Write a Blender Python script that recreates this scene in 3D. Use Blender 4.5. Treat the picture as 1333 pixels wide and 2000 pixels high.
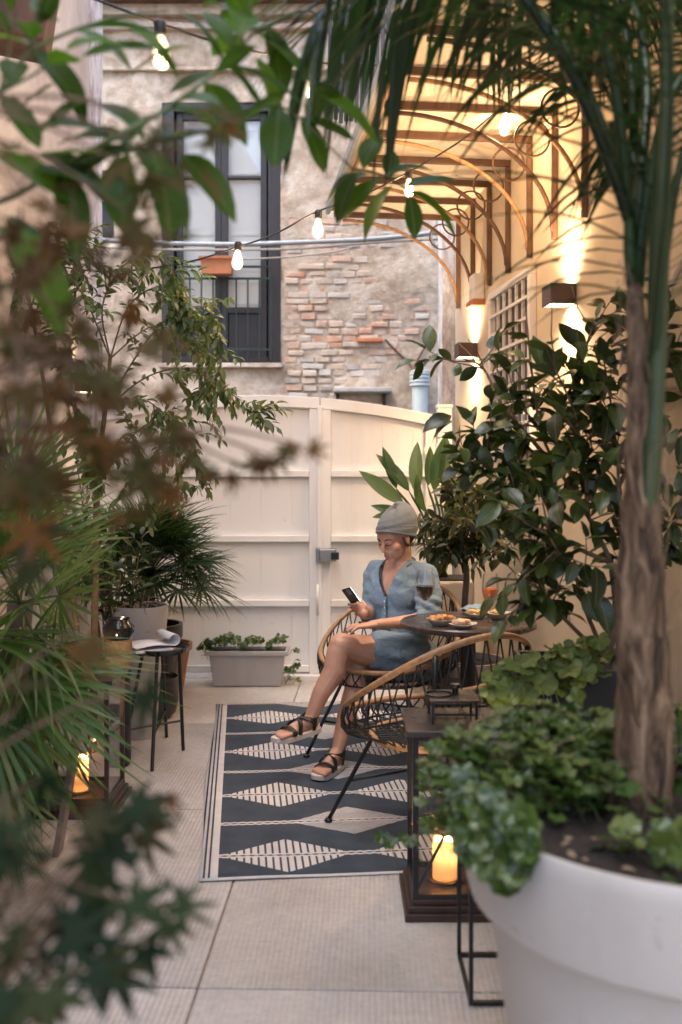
import bpy, bmesh, math, random
import numpy as np
from mathutils import Vector, Matrix, noise as mnoise
R = math.radians
random.seed(7)
rnd = random.random
def ru(a, b): return a + (b - a) * random.random()

# ------------------------------------------------------------------ camera, world, sun, exposure
scene = bpy.context.scene
for o in list(bpy.data.objects): bpy.data.objects.remove(o)
COL = scene.collection
CAM_H, FPX, HOR, CX = 1.4, 1944.0, 925.0, 666.5      # metres, focal length and horizon in photo pixels
cam = bpy.data.cameras.new('camera')
camo = bpy.data.objects.new('camera', cam); COL.objects.link(camo)
camo.location = (0, 0, CAM_H); camo.rotation_euler = (R(90), 0, 0)
cam.sensor_fit = 'HORIZONTAL'; cam.sensor_width = 24.0; cam.lens = 35.0
cam.shift_y = -75.0 / 1333.0
cam.clip_start = 0.05; cam.clip_end = 500
cam.dof.use_dof = True; cam.dof.focus_distance = 4.6; cam.dof.aperture_fstop = 2.1
scene.camera = camo

world = bpy.data.worlds.new('World'); scene.world = world; world.use_nodes = True
wn = world.node_tree.nodes; wl = world.node_tree.links
bg = wn['Background']
sky = wn.new('ShaderNodeTexSky'); sky.sky_type = 'NISHITA'; sky.sun_disc = False
SUN_EL, SUN_AZ = 60.0, 240.0          # azimuth clockwise from +y: behind the camera, a little left
sky.sun_elevation = R(SUN_EL); sky.sun_rotation = R(SUN_AZ)
sky.air_density = 1.0; sky.dust_density = 4.0; sky.ozone_density = 0.6
wl.new(sky.outputs[0], bg.inputs[0]); bg.inputs[1].default_value = 0.15
sun = bpy.data.lights.new('sun', 'SUN'); sun.energy = 0.8; sun.angle = R(60); sun.color = (1.0, 0.93, 0.84)
suno = bpy.data.objects.new('sun', sun); COL.objects.link(suno)
az, el = R(SUN_AZ), R(SUN_EL)
sd = Vector((math.sin(az) * math.cos(el), math.cos(az) * math.cos(el), math.sin(el)))
suno.rotation_euler = sd.to_track_quat('Z', 'Y').to_euler(); suno.location = (0, -6, 12)

vs = scene.view_settings
vs.view_transform = 'Standard'; vs.look = 'None'; vs.gamma = 1.0; vs.use_curve_mapping = False
vs.exposure = 2.02
try:
    vs.use_white_balance = True; vs.white_balance_temperature = 5950; vs.white_balance_tint = 8
except Exception: pass
try:
    scene.cycles.use_denoising = True
    scene.cycles.max_bounces = 8; scene.cycles.transparent_max_bounces = 12
    scene.cycles.sample_clamp_indirect = 6.0
    scene.cycles.caustics_reflective = False; scene.cycles.caustics_refractive = False
except Exception: pass

# ------------------------------------------------------------------ helpers
def P(px, py, d):      # a point of the place from where it shows in the photo and its distance
    return Vector(((px - CX) / FPX * d, d, CAM_H - (py - HOR) / FPX * d))
def PF(px, py, z=0.0):
    d = FPX * (CAM_H - z) / (py - HOR); return Vector(((px - CX) / FPX * d, d, z))
WK = 0.1163; WX0 = 1.591; WN = math.sqrt(1 + WK * WK)
WT = Vector((-WK, 1, 0)) / WN; WNRM = Vector((-1, -WK, 0)) / WN
def W(d, z, off=0.0):   # a point on the right-hand wall at depth d, off metres in front of it
    return Vector((WX0 - WK * d, d, z)) + WNRM * off
WROT = math.atan2(WK, 1.0)   # wall turned counter-clockwise by this

def tag(o, label=None, cat=None, group=None, kind=None):
    if label: o['label'] = label
    if cat: o['category'] = cat
    if group: o['group'] = group
    if kind: o['kind'] = kind
    return o
def empty(name, loc, label=None, cat=None, group=None):
    o = bpy.data.objects.new(name, None); COL.objects.link(o); o.location = loc
    o.empty_display_size = 0.1
    return tag(o, label, cat, group)

def rotm(axis, ang): return Matrix.Rotation(ang, 3, axis)
class MB:
    def __init__(s): s.v = []; s.f = []; s.mi = []; s.cur = 0
    def add(s, vs, fs):
        n = len(s.v); s.v += [Vector(v) for v in vs]
        for f in fs: s.f.append([i + n for i in f]); s.mi.append(s.cur)
        return s
    def box(s, c, size, rot=None):
        hx, hy, hz = size[0] / 2, size[1] / 2, size[2] / 2; c = Vector(c)
        vs = [Vector((x, y, z)) for x in (-hx, hx) for y in (-hy, hy) for z in (-hz, hz)]
        if rot is not None: vs = [rot @ v for v in vs]
        return s.add([v + c for v in vs], [(0, 1, 3, 2), (4, 6, 7, 5), (0, 4, 5, 1), (2, 3, 7, 6), (0, 2, 6, 4), (1, 5, 7, 3)])
    def bar(s, a, b, w, h, up=(0, 0, 1)):
        a, b = Vector(a), Vector(b); d = b - a; L = d.length; d.normalize()
        u = Vector(up); x = d.cross(u)
        if x.length < 1e-4: x = d.cross(Vector((0, 1, 0)))
        x.normalize(); z = x.cross(d)
        m = Matrix((x, d, z)).transposed()
        return s.box((a + b) / 2, (w, L, h), m)
    def tube(s, pts, r, n=8, closed=False, cap=True, flat=1.0):
        pts = [Vector(p) for p in pts]; N = len(pts)
        rs = list(r) if isinstance(r, (list, tuple)) else [r] * N
        base = len(s.v); prev = None; vs = []; fs = []
        for i, p in enumerate(pts):
            if closed: t = pts[(i + 1) % N] - pts[i - 1]
            else: t = pts[min(i + 1, N - 1)] - pts[max(i - 1, 0)]
            if t.length < 1e-9: t = Vector((0, 0, 1))
            t.normalize()
            if prev is None:
                a = Vector((0, 0, 1)) if abs(t.z) < .9 else Vector((1, 0, 0))
                x = t.cross(a).normalized()
            else:
                x = (prev - t * prev.dot(t))
                if x.length < 1e-6: x = t.cross(Vector((0, 0, 1)))
                x.normalize()
            prev = x; y = t.cross(x)
            for k in range(n):
                an = 2 * math.pi * k / n
                vs.append(p + x * math.cos(an) * rs[i] + y * math.sin(an) * rs[i] * flat)
        M = N if closed else N - 1
        for i in range(M):
            j = (i + 1) % N
            for k in range(n):
                k2 = (k + 1) % n
                fs.append((i * n + k, i * n + k2, j * n + k2, j * n + k))
        if cap and not closed:
            fs.append(tuple(range(n - 1, -1, -1))); fs.append(tuple((N - 1) * n + k for k in range(n)))
        return s.add(vs, fs)
    def lathe(s, prof, n=24, c=(0, 0, 0), sx=1.0, sy=1.0, rot=None):
        c = Vector(c); vs = []; fs = []; N = len(prof)
        for (r, z) in prof:
            for k in range(n):
                a = 2 * math.pi * k / n
                v = Vector((r * math.cos(a) * sx, r * math.sin(a) * sy, z))
                if rot is not None: v = rot @ v
                vs.append(v + c)
        for i in range(N - 1):
            for k in range(n):
                k2 = (k + 1) % n
                fs.append((i * n + k, i * n + k2, (i + 1) * n + k2, (i + 1) * n + k))
        if prof[0][0] > 1e-5: fs.append(tuple(range(n - 1, -1, -1)))
        if prof[-1][0] > 1e-5: fs.append(tuple((N - 1) * n + k for k in range(n)))
        return s.add(vs, fs)
    def ell(s, c, rad, rot=None, n=14, m=9):
        c = Vector(c); vs = []; fs = []
        for i in range(m + 1):
            th = math.pi * i / m
            for k in range(n):
                a = 2 * math.pi * k / n
                v = Vector((rad[0] * math.sin(th) * math.cos(a), rad[1] * math.sin(th) * math.sin(a), -rad[2] * math.cos(th)))
                if rot is not None: v = rot @ v
                vs.append(v + c)
        for i in range(m):
            for k in range(n):
                k2 = (k + 1) % n
                fs.append((i * n + k, i * n + k2, (i + 1) * n + k2, (i + 1) * n + k))
        return s.add(vs, fs)
    def mesh(s, name, mats, origin=(0, 0, 0), smooth=False):
        o = Vector(origin); me = bpy.data.meshes.new(name)
        me.from_pydata([v - o for v in s.v], [], s.f)
        for m in (mats if isinstance(mats, (list, tuple)) else [mats]): me.materials.append(m)
        if any(s.mi): me.polygons.foreach_set('material_index', s.mi)
        if smooth: me.polygons.foreach_set('use_smooth', [True] * len(me.polygons))
        me.validate(); me.update(); return me
    def build(s, name, mats, parent=None, smooth=False, bevel=0, origin=None, angle=None, seg=2):
        if origin is None: origin = abs_loc(parent) if parent is not None else (0, 0, 0)
        me = s.mesh(name, mats, origin, smooth or bool(angle))
        bm = bmesh.new(); bm.from_mesh(me); bmesh.ops.remove_doubles(bm, verts=bm.verts, dist=1e-5)
        bmesh.ops.recalc_face_normals(bm, faces=bm.faces); bm.to_mesh(me); bm.free()
        o = bpy.data.objects.new(name, me); COL.objects.link(o)
        if parent is not None: o.parent = parent
        else: o.location = origin
        if bevel:
            b = o.modifiers.new('bevel', 'BEVEL'); b.width = bevel; b.segments = seg; b.limit_method = 'ANGLE'; b.angle_limit = R(40)
        if angle:
            try: me.set_sharp_from_angle(angle=R(angle))
            except Exception: pass
        return o
def abs_loc(o):
    v = Vector(o.location)
    while o.parent is not None: o = o.parent; v = v + Vector(o.location)
    return v
def put(name, me, parent, M, kind=None):       # a piece sharing its mesh; M in world space
    o = bpy.data.objects.new(name, me); COL.objects.link(o)
    if parent is not None:
        o.parent = parent; M = Matrix.Translation(-abs_loc(parent)) @ M
    o.matrix_local = M
    if kind: o['kind'] = kind
    return o
def frame(pos, y, up, s=1.0, roll=0.0):
    y = Vector(y).normalized(); z = Vector(up); z = z - y * z.dot(y)
    if z.length < 1e-4: z = Vector((1, 0, 0)) - y * y.x
    z.normalize(); x = y.cross(z)
    m = Matrix((x, y, z)).transposed()
    if roll: m = m @ rotm('Y', roll)
    return Matrix.Translation(pos) @ (m * s).to_4x4()
def smoothpath(pts, n=8):        # Catmull-Rom
    pts = [Vector(p) for p in pts]; out = []
    q = [pts[0] * 2 - pts[1]] + pts + [pts[-1] * 2 - pts[-2]]
    for i in range(1, len(q) - 2):
        for k in range(n):
            t = k / n; a, b, c, d = q[i - 1], q[i], q[i + 1], q[i + 2]
            out.append(0.5 * ((2 * b) + (c - a) * t + (2 * a - 5 * b + 4 * c - d) * t * t + (3 * b - a - 3 * c + d) * t ** 3))
    out.append(pts[-1]); return out
def rvec(): 
    while True:
        v = Vector((ru(-1, 1), ru(-1, 1), ru(-1, 1)))
        if .05 < v.length < 1: return v.normalized()

# ------------------------------------------------------------------ materials
def nodes(name):
    m = bpy.data.materials.new(name); m.use_nodes = True
    nt = m.node_tree; b = nt.nodes['Principled BSDF']; return m, nt, b
def N(nt, t, **kw):
    n = nt.nodes.new(t)
    for k, v in kw.items():
        if k.startswith('i_'):
            key = k[2:]; key = int(key) if key.isdigit() else key
            n.inputs[key].default_value = v
        else: setattr(n, k, v)
    return n
def rgb(c): return (c[0], c[1], c[2], 1.0)
def ramp(nt, stops, interp='LINEAR'):
    r = nt.nodes.new('ShaderNodeValToRGB'); r.color_ramp.interpolation = interp
    e = r.color_ramp.elements
    while len(e) < len(stops): e.new(0.5)
    for i, (p, c) in enumerate(stops): e[i].position = p; e[i].color = rgb(c)
    return r
def mat(name, base, rough=.6, var=.12, vscale=6.0, bump=0.0, bscale=60.0, metal=0.0, stretch=(1, 1, 1), spec=.5, base2=None, coat=0.0):
    m, nt, b = nodes(name); L = nt.links
    tc = N(nt, 'ShaderNodeTexCoord'); mp = N(nt, 'ShaderNodeMapping'); mp.inputs['Scale'].default_value = stretch
    L.new(tc.outputs['Object'], mp.inputs[0])
    nz = N(nt, 'ShaderNodeTexNoise', i_Scale=vscale, i_Detail=6.0, i_Roughness=.65); L.new(mp.outputs[0], nz.inputs['Vector'])
    c2 = base2 or tuple(min(1, c * (1 + var)) for c in base); c1 = tuple(c * (1 - var) for c in base) if not base2 else base
    r = ramp(nt, [(.32, c1), (.68, c2)]); L.new(nz.outputs[0], r.inputs[0]); L.new(r.outputs[0], b.inputs['Base Color'])
    b.inputs['Roughness'].default_value = rough; b.inputs['Metallic'].default_value = metal
    b.inputs['Specular IOR Level'].default_value = spec; b.inputs['Coat Weight'].default_value = coat
    mr = N(nt, 'ShaderNodeMapRange', i_3=max(.02, rough - .1), i_4=min(1, rough + .1)); L.new(nz.outputs[0], mr.inputs[0]); L.new(mr.outputs[0], b.inputs['Roughness'])
    if bump:
        nb = N(nt, 'ShaderNodeTexNoise', i_Scale=bscale, i_Detail=5.0); L.new(mp.outputs[0], nb.inputs['Vector'])
        bp = N(nt, 'ShaderNodeBump', i_Strength=bump, i_Distance=.01); L.new(nb.outputs[0], bp.inputs['Height']); L.new(bp.outputs[0], b.inputs['Normal'])
    return m
def worn(name, base, dirt, rough=.45, scale=5.0, streak=.25, amount=.5, splash=True):     # painted or moulded surface with scuffs, run marks and specks
    m, nt, b = nodes(name); L = nt.links
    tc = N(nt, 'ShaderNodeTexCoord'); mp = N(nt, 'ShaderNodeMapping'); mp.inputs['Scale'].default_value = (1, 1, streak); L.new(tc.outputs['Object'], mp.inputs[0])
    n1 = N(nt, 'ShaderNodeTexNoise', i_Scale=scale, i_Detail=8.0, i_Roughness=.7); L.new(mp.outputs[0], n1.inputs['Vector'])
    n2 = N(nt, 'ShaderNodeTexNoise', i_Scale=scale * 9, i_Detail=4.0, i_Roughness=.6); L.new(tc.outputs['Object'], n2.inputs['Vector'])
    r1 = ramp(nt, [(.50, (0, 0, 0)), (.78, (amount, amount, amount))]); L.new(n1.outputs[0], r1.inputs[0])
    r2 = ramp(nt, [(.66, (0, 0, 0)), (.74, (amount, amount, amount))]); L.new(n2.outputs[0], r2.inputs[0])
    mxx = N(nt, 'ShaderNodeMath', operation='MAXIMUM'); L.new(r1.outputs[0], mxx.inputs[0])
    if splash: L.new(r2.outputs[0], mxx.inputs[1])
    mx = N(nt, 'ShaderNodeMix', data_type='RGBA'); mx.inputs[6].default_value = rgb(base); mx.inputs[7].default_value = rgb(dirt)
    L.new(mxx.outputs[0], mx.inputs[0]); L.new(mx.outputs[2], b.inputs['Base Color'])
    mr = N(nt, 'ShaderNodeMapRange', i_3=rough - .08, i_4=rough + .22); L.new(n1.outputs[0], mr.inputs[0]); L.new(mr.outputs[0], b.inputs['Roughness'])
    bp = N(nt, 'ShaderNodeBump', i_Strength=.12, i_Distance=.004); L.new(n2.outputs[0], bp.inputs['Height']); L.new(bp.outputs[0], b.inputs['Normal'])
    return m
def leafmat(name, stops, rough=.42, trans=.28, spec=.5, rib=0.0):
    m, nt, b = nodes(name); L = nt.links
    oi = N(nt, 'ShaderNodeObjectInfo'); ge = N(nt, 'ShaderNodeNewGeometry')
    ad = N(nt, 'ShaderNodeMath', operation='ADD'); L.new(oi.outputs['Random'], ad.inputs[0]); L.new(ge.outputs['Random Per Island'], ad.inputs[1])
    fr = N(nt, 'ShaderNodeMath', operation='FRACT'); L.new(ad.outputs[0], fr.inputs[0])
    tc = N(nt, 'ShaderNodeTexCoord')
    nz = N(nt, 'ShaderNodeTexNoise', i_Scale=25.0, i_Detail=3.0); L.new(tc.outputs['Object'], nz.inputs['Vector'])
    mx = N(nt, 'ShaderNodeMath', operation='MULTIPLY_ADD', i_1=.35, i_2=-.17); L.new(nz.outputs[0], mx.inputs[0])
    a2 = N(nt, 'ShaderNodeMath', operation='ADD', use_clamp=True); L.new(fr.outputs[0], a2.inputs[0]); L.new(mx.outputs[0], a2.inputs[1])
    r = ramp(nt, stops); L.new(a2.outputs[0], r.inputs[0])
    colr = r.outputs[0]
    if rib:      # paler midrib and side veins, brown flecks
        sx = N(nt, 'ShaderNodeSeparateXYZ'); L.new(tc.outputs['Object'], sx.inputs[0])
        ab = N(nt, 'ShaderNodeMath', operation='ABSOLUTE'); L.new(sx.outputs[0], ab.inputs[0])
        m1 = N(nt, 'ShaderNodeMapRange', i_1=.0004, i_2=rib, i_3=.55, i_4=0.0); L.new(ab.outputs[0], m1.inputs[0])
        vv = N(nt, 'ShaderNodeMath', operation='MULTIPLY_ADD', i_1=-.9); L.new(ab.outputs[0], vv.inputs[0]); L.new(sx.outputs[1], vv.inputs[2])
        sn = N(nt, 'ShaderNodeMath', operation='SINE'); ml = N(nt, 'ShaderNodeMath', operation='MULTIPLY', i_1=520.0); L.new(vv.outputs[0], ml.inputs[0]); L.new(ml.outputs[0], sn.inputs[0])
        m2_ = N(nt, 'ShaderNodeMapRange', i_1=.86, i_2=1.0, i_3=0.0, i_4=.22); L.new(sn.outputs[0], m2_.inputs[0])
        mm_ = N(nt, 'ShaderNodeMath', operation='MAXIMUM'); L.new(m1.outputs[0], mm_.inputs[0]); L.new(m2_.outputs[0], mm_.inputs[1])
        cx_ = N(nt, 'ShaderNodeMix', data_type='RGBA'); cx_.inputs[7].default_value = (.16, .20, .07, 1); L.new(mm_.outputs[0], cx_.inputs[0]); L.new(colr, cx_.inputs[6])
        fl = N(nt, 'ShaderNodeTexNoise', i_Scale=16.0, i_Detail=3.0); va = N(nt, 'ShaderNodeVectorMath', operation='ADD'); L.new(tc.outputs['Object'], va.inputs[0]); L.new(oi.outputs['Random'], va.inputs[1]); L.new(va.outputs[0], fl.inputs['Vector'])
        fr_ = ramp(nt, [(.66, (0, 0, 0)), (.74, (.7, .7, .7))]); L.new(fl.outputs[0], fr_.inputs[0])
        c3 = N(nt, 'ShaderNodeMix', data_type='RGBA'); c3.inputs[7].default_value = (.11, .065, .025, 1); L.new(fr_.outputs[0], c3.inputs[0]); L.new(cx_.outputs[2], c3.inputs[6]); colr = c3.outputs[2]
    L.new(colr, b.inputs['Base Color']); b.inputs['Roughness'].default_value = rough
    b.inputs['Specular IOR Level'].default_value = spec
    nb = N(nt, 'ShaderNodeTexNoise', i_Scale=60.0, i_Detail=2.0); L.new(tc.outputs['Object'], nb.inputs['Vector'])
    bp = N(nt, 'ShaderNodeBump', i_Strength=.25, i_Distance=.004); L.new(nb.outputs[0], bp.inputs['Height']); L.new(bp.outputs[0], b.inputs['Normal'])
    tr = N(nt, 'ShaderNodeBsdfTranslucent'); hs = N(nt, 'ShaderNodeHueSaturation', i_Saturation=1.15, i_Value=1.5)
    L.new(colr, hs.inputs['Color']); L.new(hs.outputs[0], tr.inputs[0])
    mi = N(nt, 'ShaderNodeMixShader', i_0=trans); L.new(b.outputs[0], mi.inputs[1]); L.new(tr.outputs[0], mi.inputs[2])
    L.new(mi.outputs[0], nt.nodes['Material Output'].inputs[0]); return m
def emit(name, col, strength):
    m, nt, b = nodes(name); nt.nodes.remove(b)
    e = N(nt, 'ShaderNodeEmission'); e.inputs[0].default_value = rgb(col); e.inputs[1].default_value = strength
    nt.links.new(e.outputs[0], nt.nodes['Material Output'].inputs[0]); return m
def glassmat(name, tint=(1, 1, 1), refl=.06, rough=.02, edge=.75):
    m, nt, b = nodes(name); nt.nodes.remove(b); L = nt.links
    t = N(nt, 'ShaderNodeBsdfTransparent'); t.inputs[0].default_value = rgb(tint)
    g = N(nt, 'ShaderNodeBsdfGlossy'); g.inputs['Roughness'].default_value = rough
    lw = N(nt, 'ShaderNodeLayerWeight', i_Blend=.25)
    mr = N(nt, 'ShaderNodeMapRange', i_3=refl, i_4=edge); L.new(lw.outputs['Fresnel'], mr.inputs[0])
    mi = N(nt, 'ShaderNodeMixShader'); L.new(mr.outputs[0], mi.inputs[0]); L.new(t.outputs[0], mi.inputs[1]); L.new(g.outputs[0], mi.inputs[2])
    L.new(mi.outputs[0], nt.nodes['Material Output'].inputs[0]); return m

M_ = {}
M_['black_metal'] = mat('black_metal', (.012, .012, .013), .38, .2, 30, metal=0.0)
M_['dark_brown_metal'] = mat('dark_brown_metal', (.035, .024, .019), .42, .25, 18)
M_['rattan'] = mat('rattan', (.36, .20, .095), .55, .3, 40, .3, 220, stretch=(1, 1, 1))
M_['white_paint'] = mat('white_paint', (.78, .73, .69), .42, .04, 3, .05, 90)
M_['pot_white'] = worn('pot_white', (.44, .415, .395), (.24, .20, .165), .42, 2.2, .35, .6)
M_['soil'] = mat('soil', (.018, .012, .009), .95, .5, 30, 1.0, 60)
M_['bark'] = mat('bark', (.12, .085, .06), .85, .4, 14, .9, 60, stretch=(1, 1, .35))
M_['twig'] = mat('twig', (.16, .105, .065), .8, .3, 40, .4, 90)
M_['green_stem'] = mat('green_stem', (.08, .11, .035), .55, .3, 20, .2, 60)
M_['terracotta'] = mat('terracotta', (.46, .17, .075), .75, .2, 8, .2, 80)
M_['candle'] = None
M_['brass'] = mat('brass', (.75, .5, .2), .28, .1, 20, metal=1.0)
M_['glass'] = glassmat('clear_glass', refl=.025, edge=.45)
M_['pane'] = glassmat('window_pane', (.99, .995, .99), .05, .03)
# ------------------------------------------------------------------ ground, floor slabs, rug
M_['asphalt'] = mat('street_asphalt', (.06, .057, .053), .9, .2, 4, .5, 80)
gmb = MB(); gmb.add([(-60, -60, -.03), (60, -60, -.03), (60, 120, -.03), (-60, 120, -.03)], [(0, 1, 2, 3)])
tag(gmb.build('ground', M_['asphalt']), kind='structure')

def slab_material():
    m, nt, b = nodes('ribbed_slab'); L = nt.links
    tc = N(nt, 'ShaderNodeTexCoord'); oi = N(nt, 'ShaderNodeObjectInfo')
    off = N(nt, 'ShaderNodeVectorMath', operation='MULTIPLY_ADD'); off.inputs[1].default_value = (3.1, 5.3, 0); 
    L.new(oi.outputs['Random'], off.inputs[0]); L.new(tc.outputs['Object'], off.inputs[2])
    n1 = N(nt, 'ShaderNodeTexNoise', i_Scale=1.6, i_Detail=7.0, i_Roughness=.62); L.new(off.outputs[0], n1.inputs['Vector'])
    n2 = N(nt, 'ShaderNodeTexNoise', i_Scale=34.0, i_Detail=5.0, i_Roughness=.7); L.new(off.outputs[0], n2.inputs['Vector'])
    r1 = ramp(nt, [(.3, (.44, .395, .35)), (.5, (.57, .525, .48)), (.72, (.66, .62, .58))]); L.new(n1.outputs[0], r1.inputs[0])
    r2 = ramp(nt, [(.3, (.62, .60, .58)), (.6, (1, 1, 1))]); L.new(n2.outputs[0], r2.inputs[0])
    mx = N(nt, 'ShaderNodeMix', data_type='RGBA', blend_type='MULTIPLY'); mx.inputs[0].default_value = .5
    L.new(r1.outputs[0], mx.inputs[6]); L.new(r2.outputs[0], mx.inputs[7])
    # fine ribs pressed into the cement, worn away in patches
    wv = N(nt, 'ShaderNodeTexWave', wave_type='BANDS', bands_direction='X', i_Scale=19.0, i_Distortion=.6, i_Detail=2.0); wv.inputs['Detail Scale'].default_value = 3.0
    L.new(tc.outputs['Object'], wv.inputs['Vector'])
    n3 = N(nt, 'ShaderNodeTexNoise', i_Scale=2.6, i_Detail=4.0); L.new(off.outputs[0], n3.inputs['Vector'])
    wr = N(nt, 'ShaderNodeMapRange', i_1=.38, i_2=.62, i_3=.25, i_4=1.0); L.new(n3.outputs[0], wr.inputs[0])
    mu = N(nt, 'ShaderNodeMath', operation='MULTIPLY'); L.new(wv.outputs['Fac'], mu.inputs[0]); L.new(wr.outputs[0], mu.inputs[1])
    dk = N(nt, 'ShaderNodeMix', data_type='RGBA', blend_type='MULTIPLY'); dk.inputs[7].default_value = (.86, .845, .83, 1)
    L.new(mu.outputs[0], dk.inputs[0]); L.new(mx.outputs[2], dk.inputs[6])
    n4 = N(nt, 'ShaderNodeTexNoise', i_Scale=.9, i_Detail=9.0, i_Roughness=.72, i_Distortion=.6); L.new(off.outputs[0], n4.inputs['Vector'])
    r4 = ramp(nt, [(.52, (0, 0, 0)), (.70, (.55, .55, .55))]); L.new(n4.outputs[0], r4.inputs[0])
    n5 = N(nt, 'ShaderNodeTexVoronoi', i_Scale=14.0); L.new(off.outputs[0], n5.inputs['Vector'])
    r5 = ramp(nt, [(.03, (.7, .7, .7)), (.06, (0, 0, 0))]); L.new(n5.outputs[0], r5.inputs[0])
    m5 = N(nt, 'ShaderNodeMath', operation='MAXIMUM'); L.new(r4.outputs[0], m5.inputs[0]); L.new(r5.outputs[0], m5.inputs[1])
    st_ = N(nt, 'ShaderNodeMix', data_type='RGBA'); st_.inputs[7].default_value = (.27, .225, .18, 1); L.new(m5.outputs[0], st_.inputs[0]); L.new(dk.outputs[2], st_.inputs[6])
    tv = N(nt, 'ShaderNodeMapRange', i_3=.84, i_4=1.06); L.new(oi.outputs['Random'], tv.inputs[0]); hv = N(nt, 'ShaderNodeHueSaturation'); L.new(tv.outputs[0], hv.inputs['Value']); L.new(st_.outputs[2], hv.inputs['Color']); L.new(hv.outputs[0], b.inputs['Base Color'])
    iv = N(nt, 'ShaderNodeMath', operation='MULTIPLY', i_1=-1.0); L.new(mu.outputs[0], iv.inputs[0])
    ad = N(nt, 'ShaderNodeMath', operation='MULTIPLY_ADD', i_1=.5); L.new(n2.outputs[0], ad.inputs[0]); L.new(iv.outputs[0], ad.inputs[2])
    bp = N(nt, 'ShaderNodeBump', i_Strength=.5, i_Distance=.004); L.new(ad.outputs[0], bp.inputs['Height']); L.new(bp.outputs[0], b.inputs['Normal'])
    rr = N(nt, 'ShaderNodeMapRange', i_3=.42, i_4=.7); L.new(n1.outputs[0], rr.inputs[0]); L.new(rr.outputs[0], b.inputs['Roughness'])
    return m
M_['slab'] = slab_material()
M_['joint'] = mat('slab_joint', (.27, .22, .18), .95, .3, 20, .5, 90)
fa = -R(1.7); FRT = rotm('Z', fa)
floor = MB()
floor.add([FRT @ Vector(v) for v in [(-3.4, -2, -.008), (3.2, -2, -.008), (3.0, 7.0, -.008), (-3.4, 7.0, -.008)]], [(0, 1, 2, 3)])
flo = tag(floor.build('floor', M_['joint']), kind='structure')
j0 = FRT.inverted() @ PF(455, 1725); jx = j0.x; jy = (FRT.inverted() @ PF(420, 1930)).y
SX, SY = 1.45, 1.43
sm = None
for i in range(-3, 3):
    for j in range(-3, 3):
        x0, x1 = jx + i * SX + .003, jx + (i + 1) * SX - .003; y0, y1 = jy + j * SY + .003, jy + (j + 1) * SY - .003
        y1 = min(y1, 6.78)
        if y0 > 6.6 or x1 < -3.2 or x0 > 2.6: continue
        c = Vector(((x0 + x1) / 2, (y0 + y1) / 2, 0)); mb = MB(); mb.box((0, 0, -.02), (x1 - x0, y1 - y0, .04))
        me = mb.mesh('slab', M_['slab']); o = put('slab', me, flo, Matrix.Translation(FRT @ c + Vector((0, 0, ru(-.0008, .0008)))) @ FRT.to_4x4())
        b = o.modifiers.new('bevel', 'BEVEL'); b.width = .004; b.segments = 2

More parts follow.
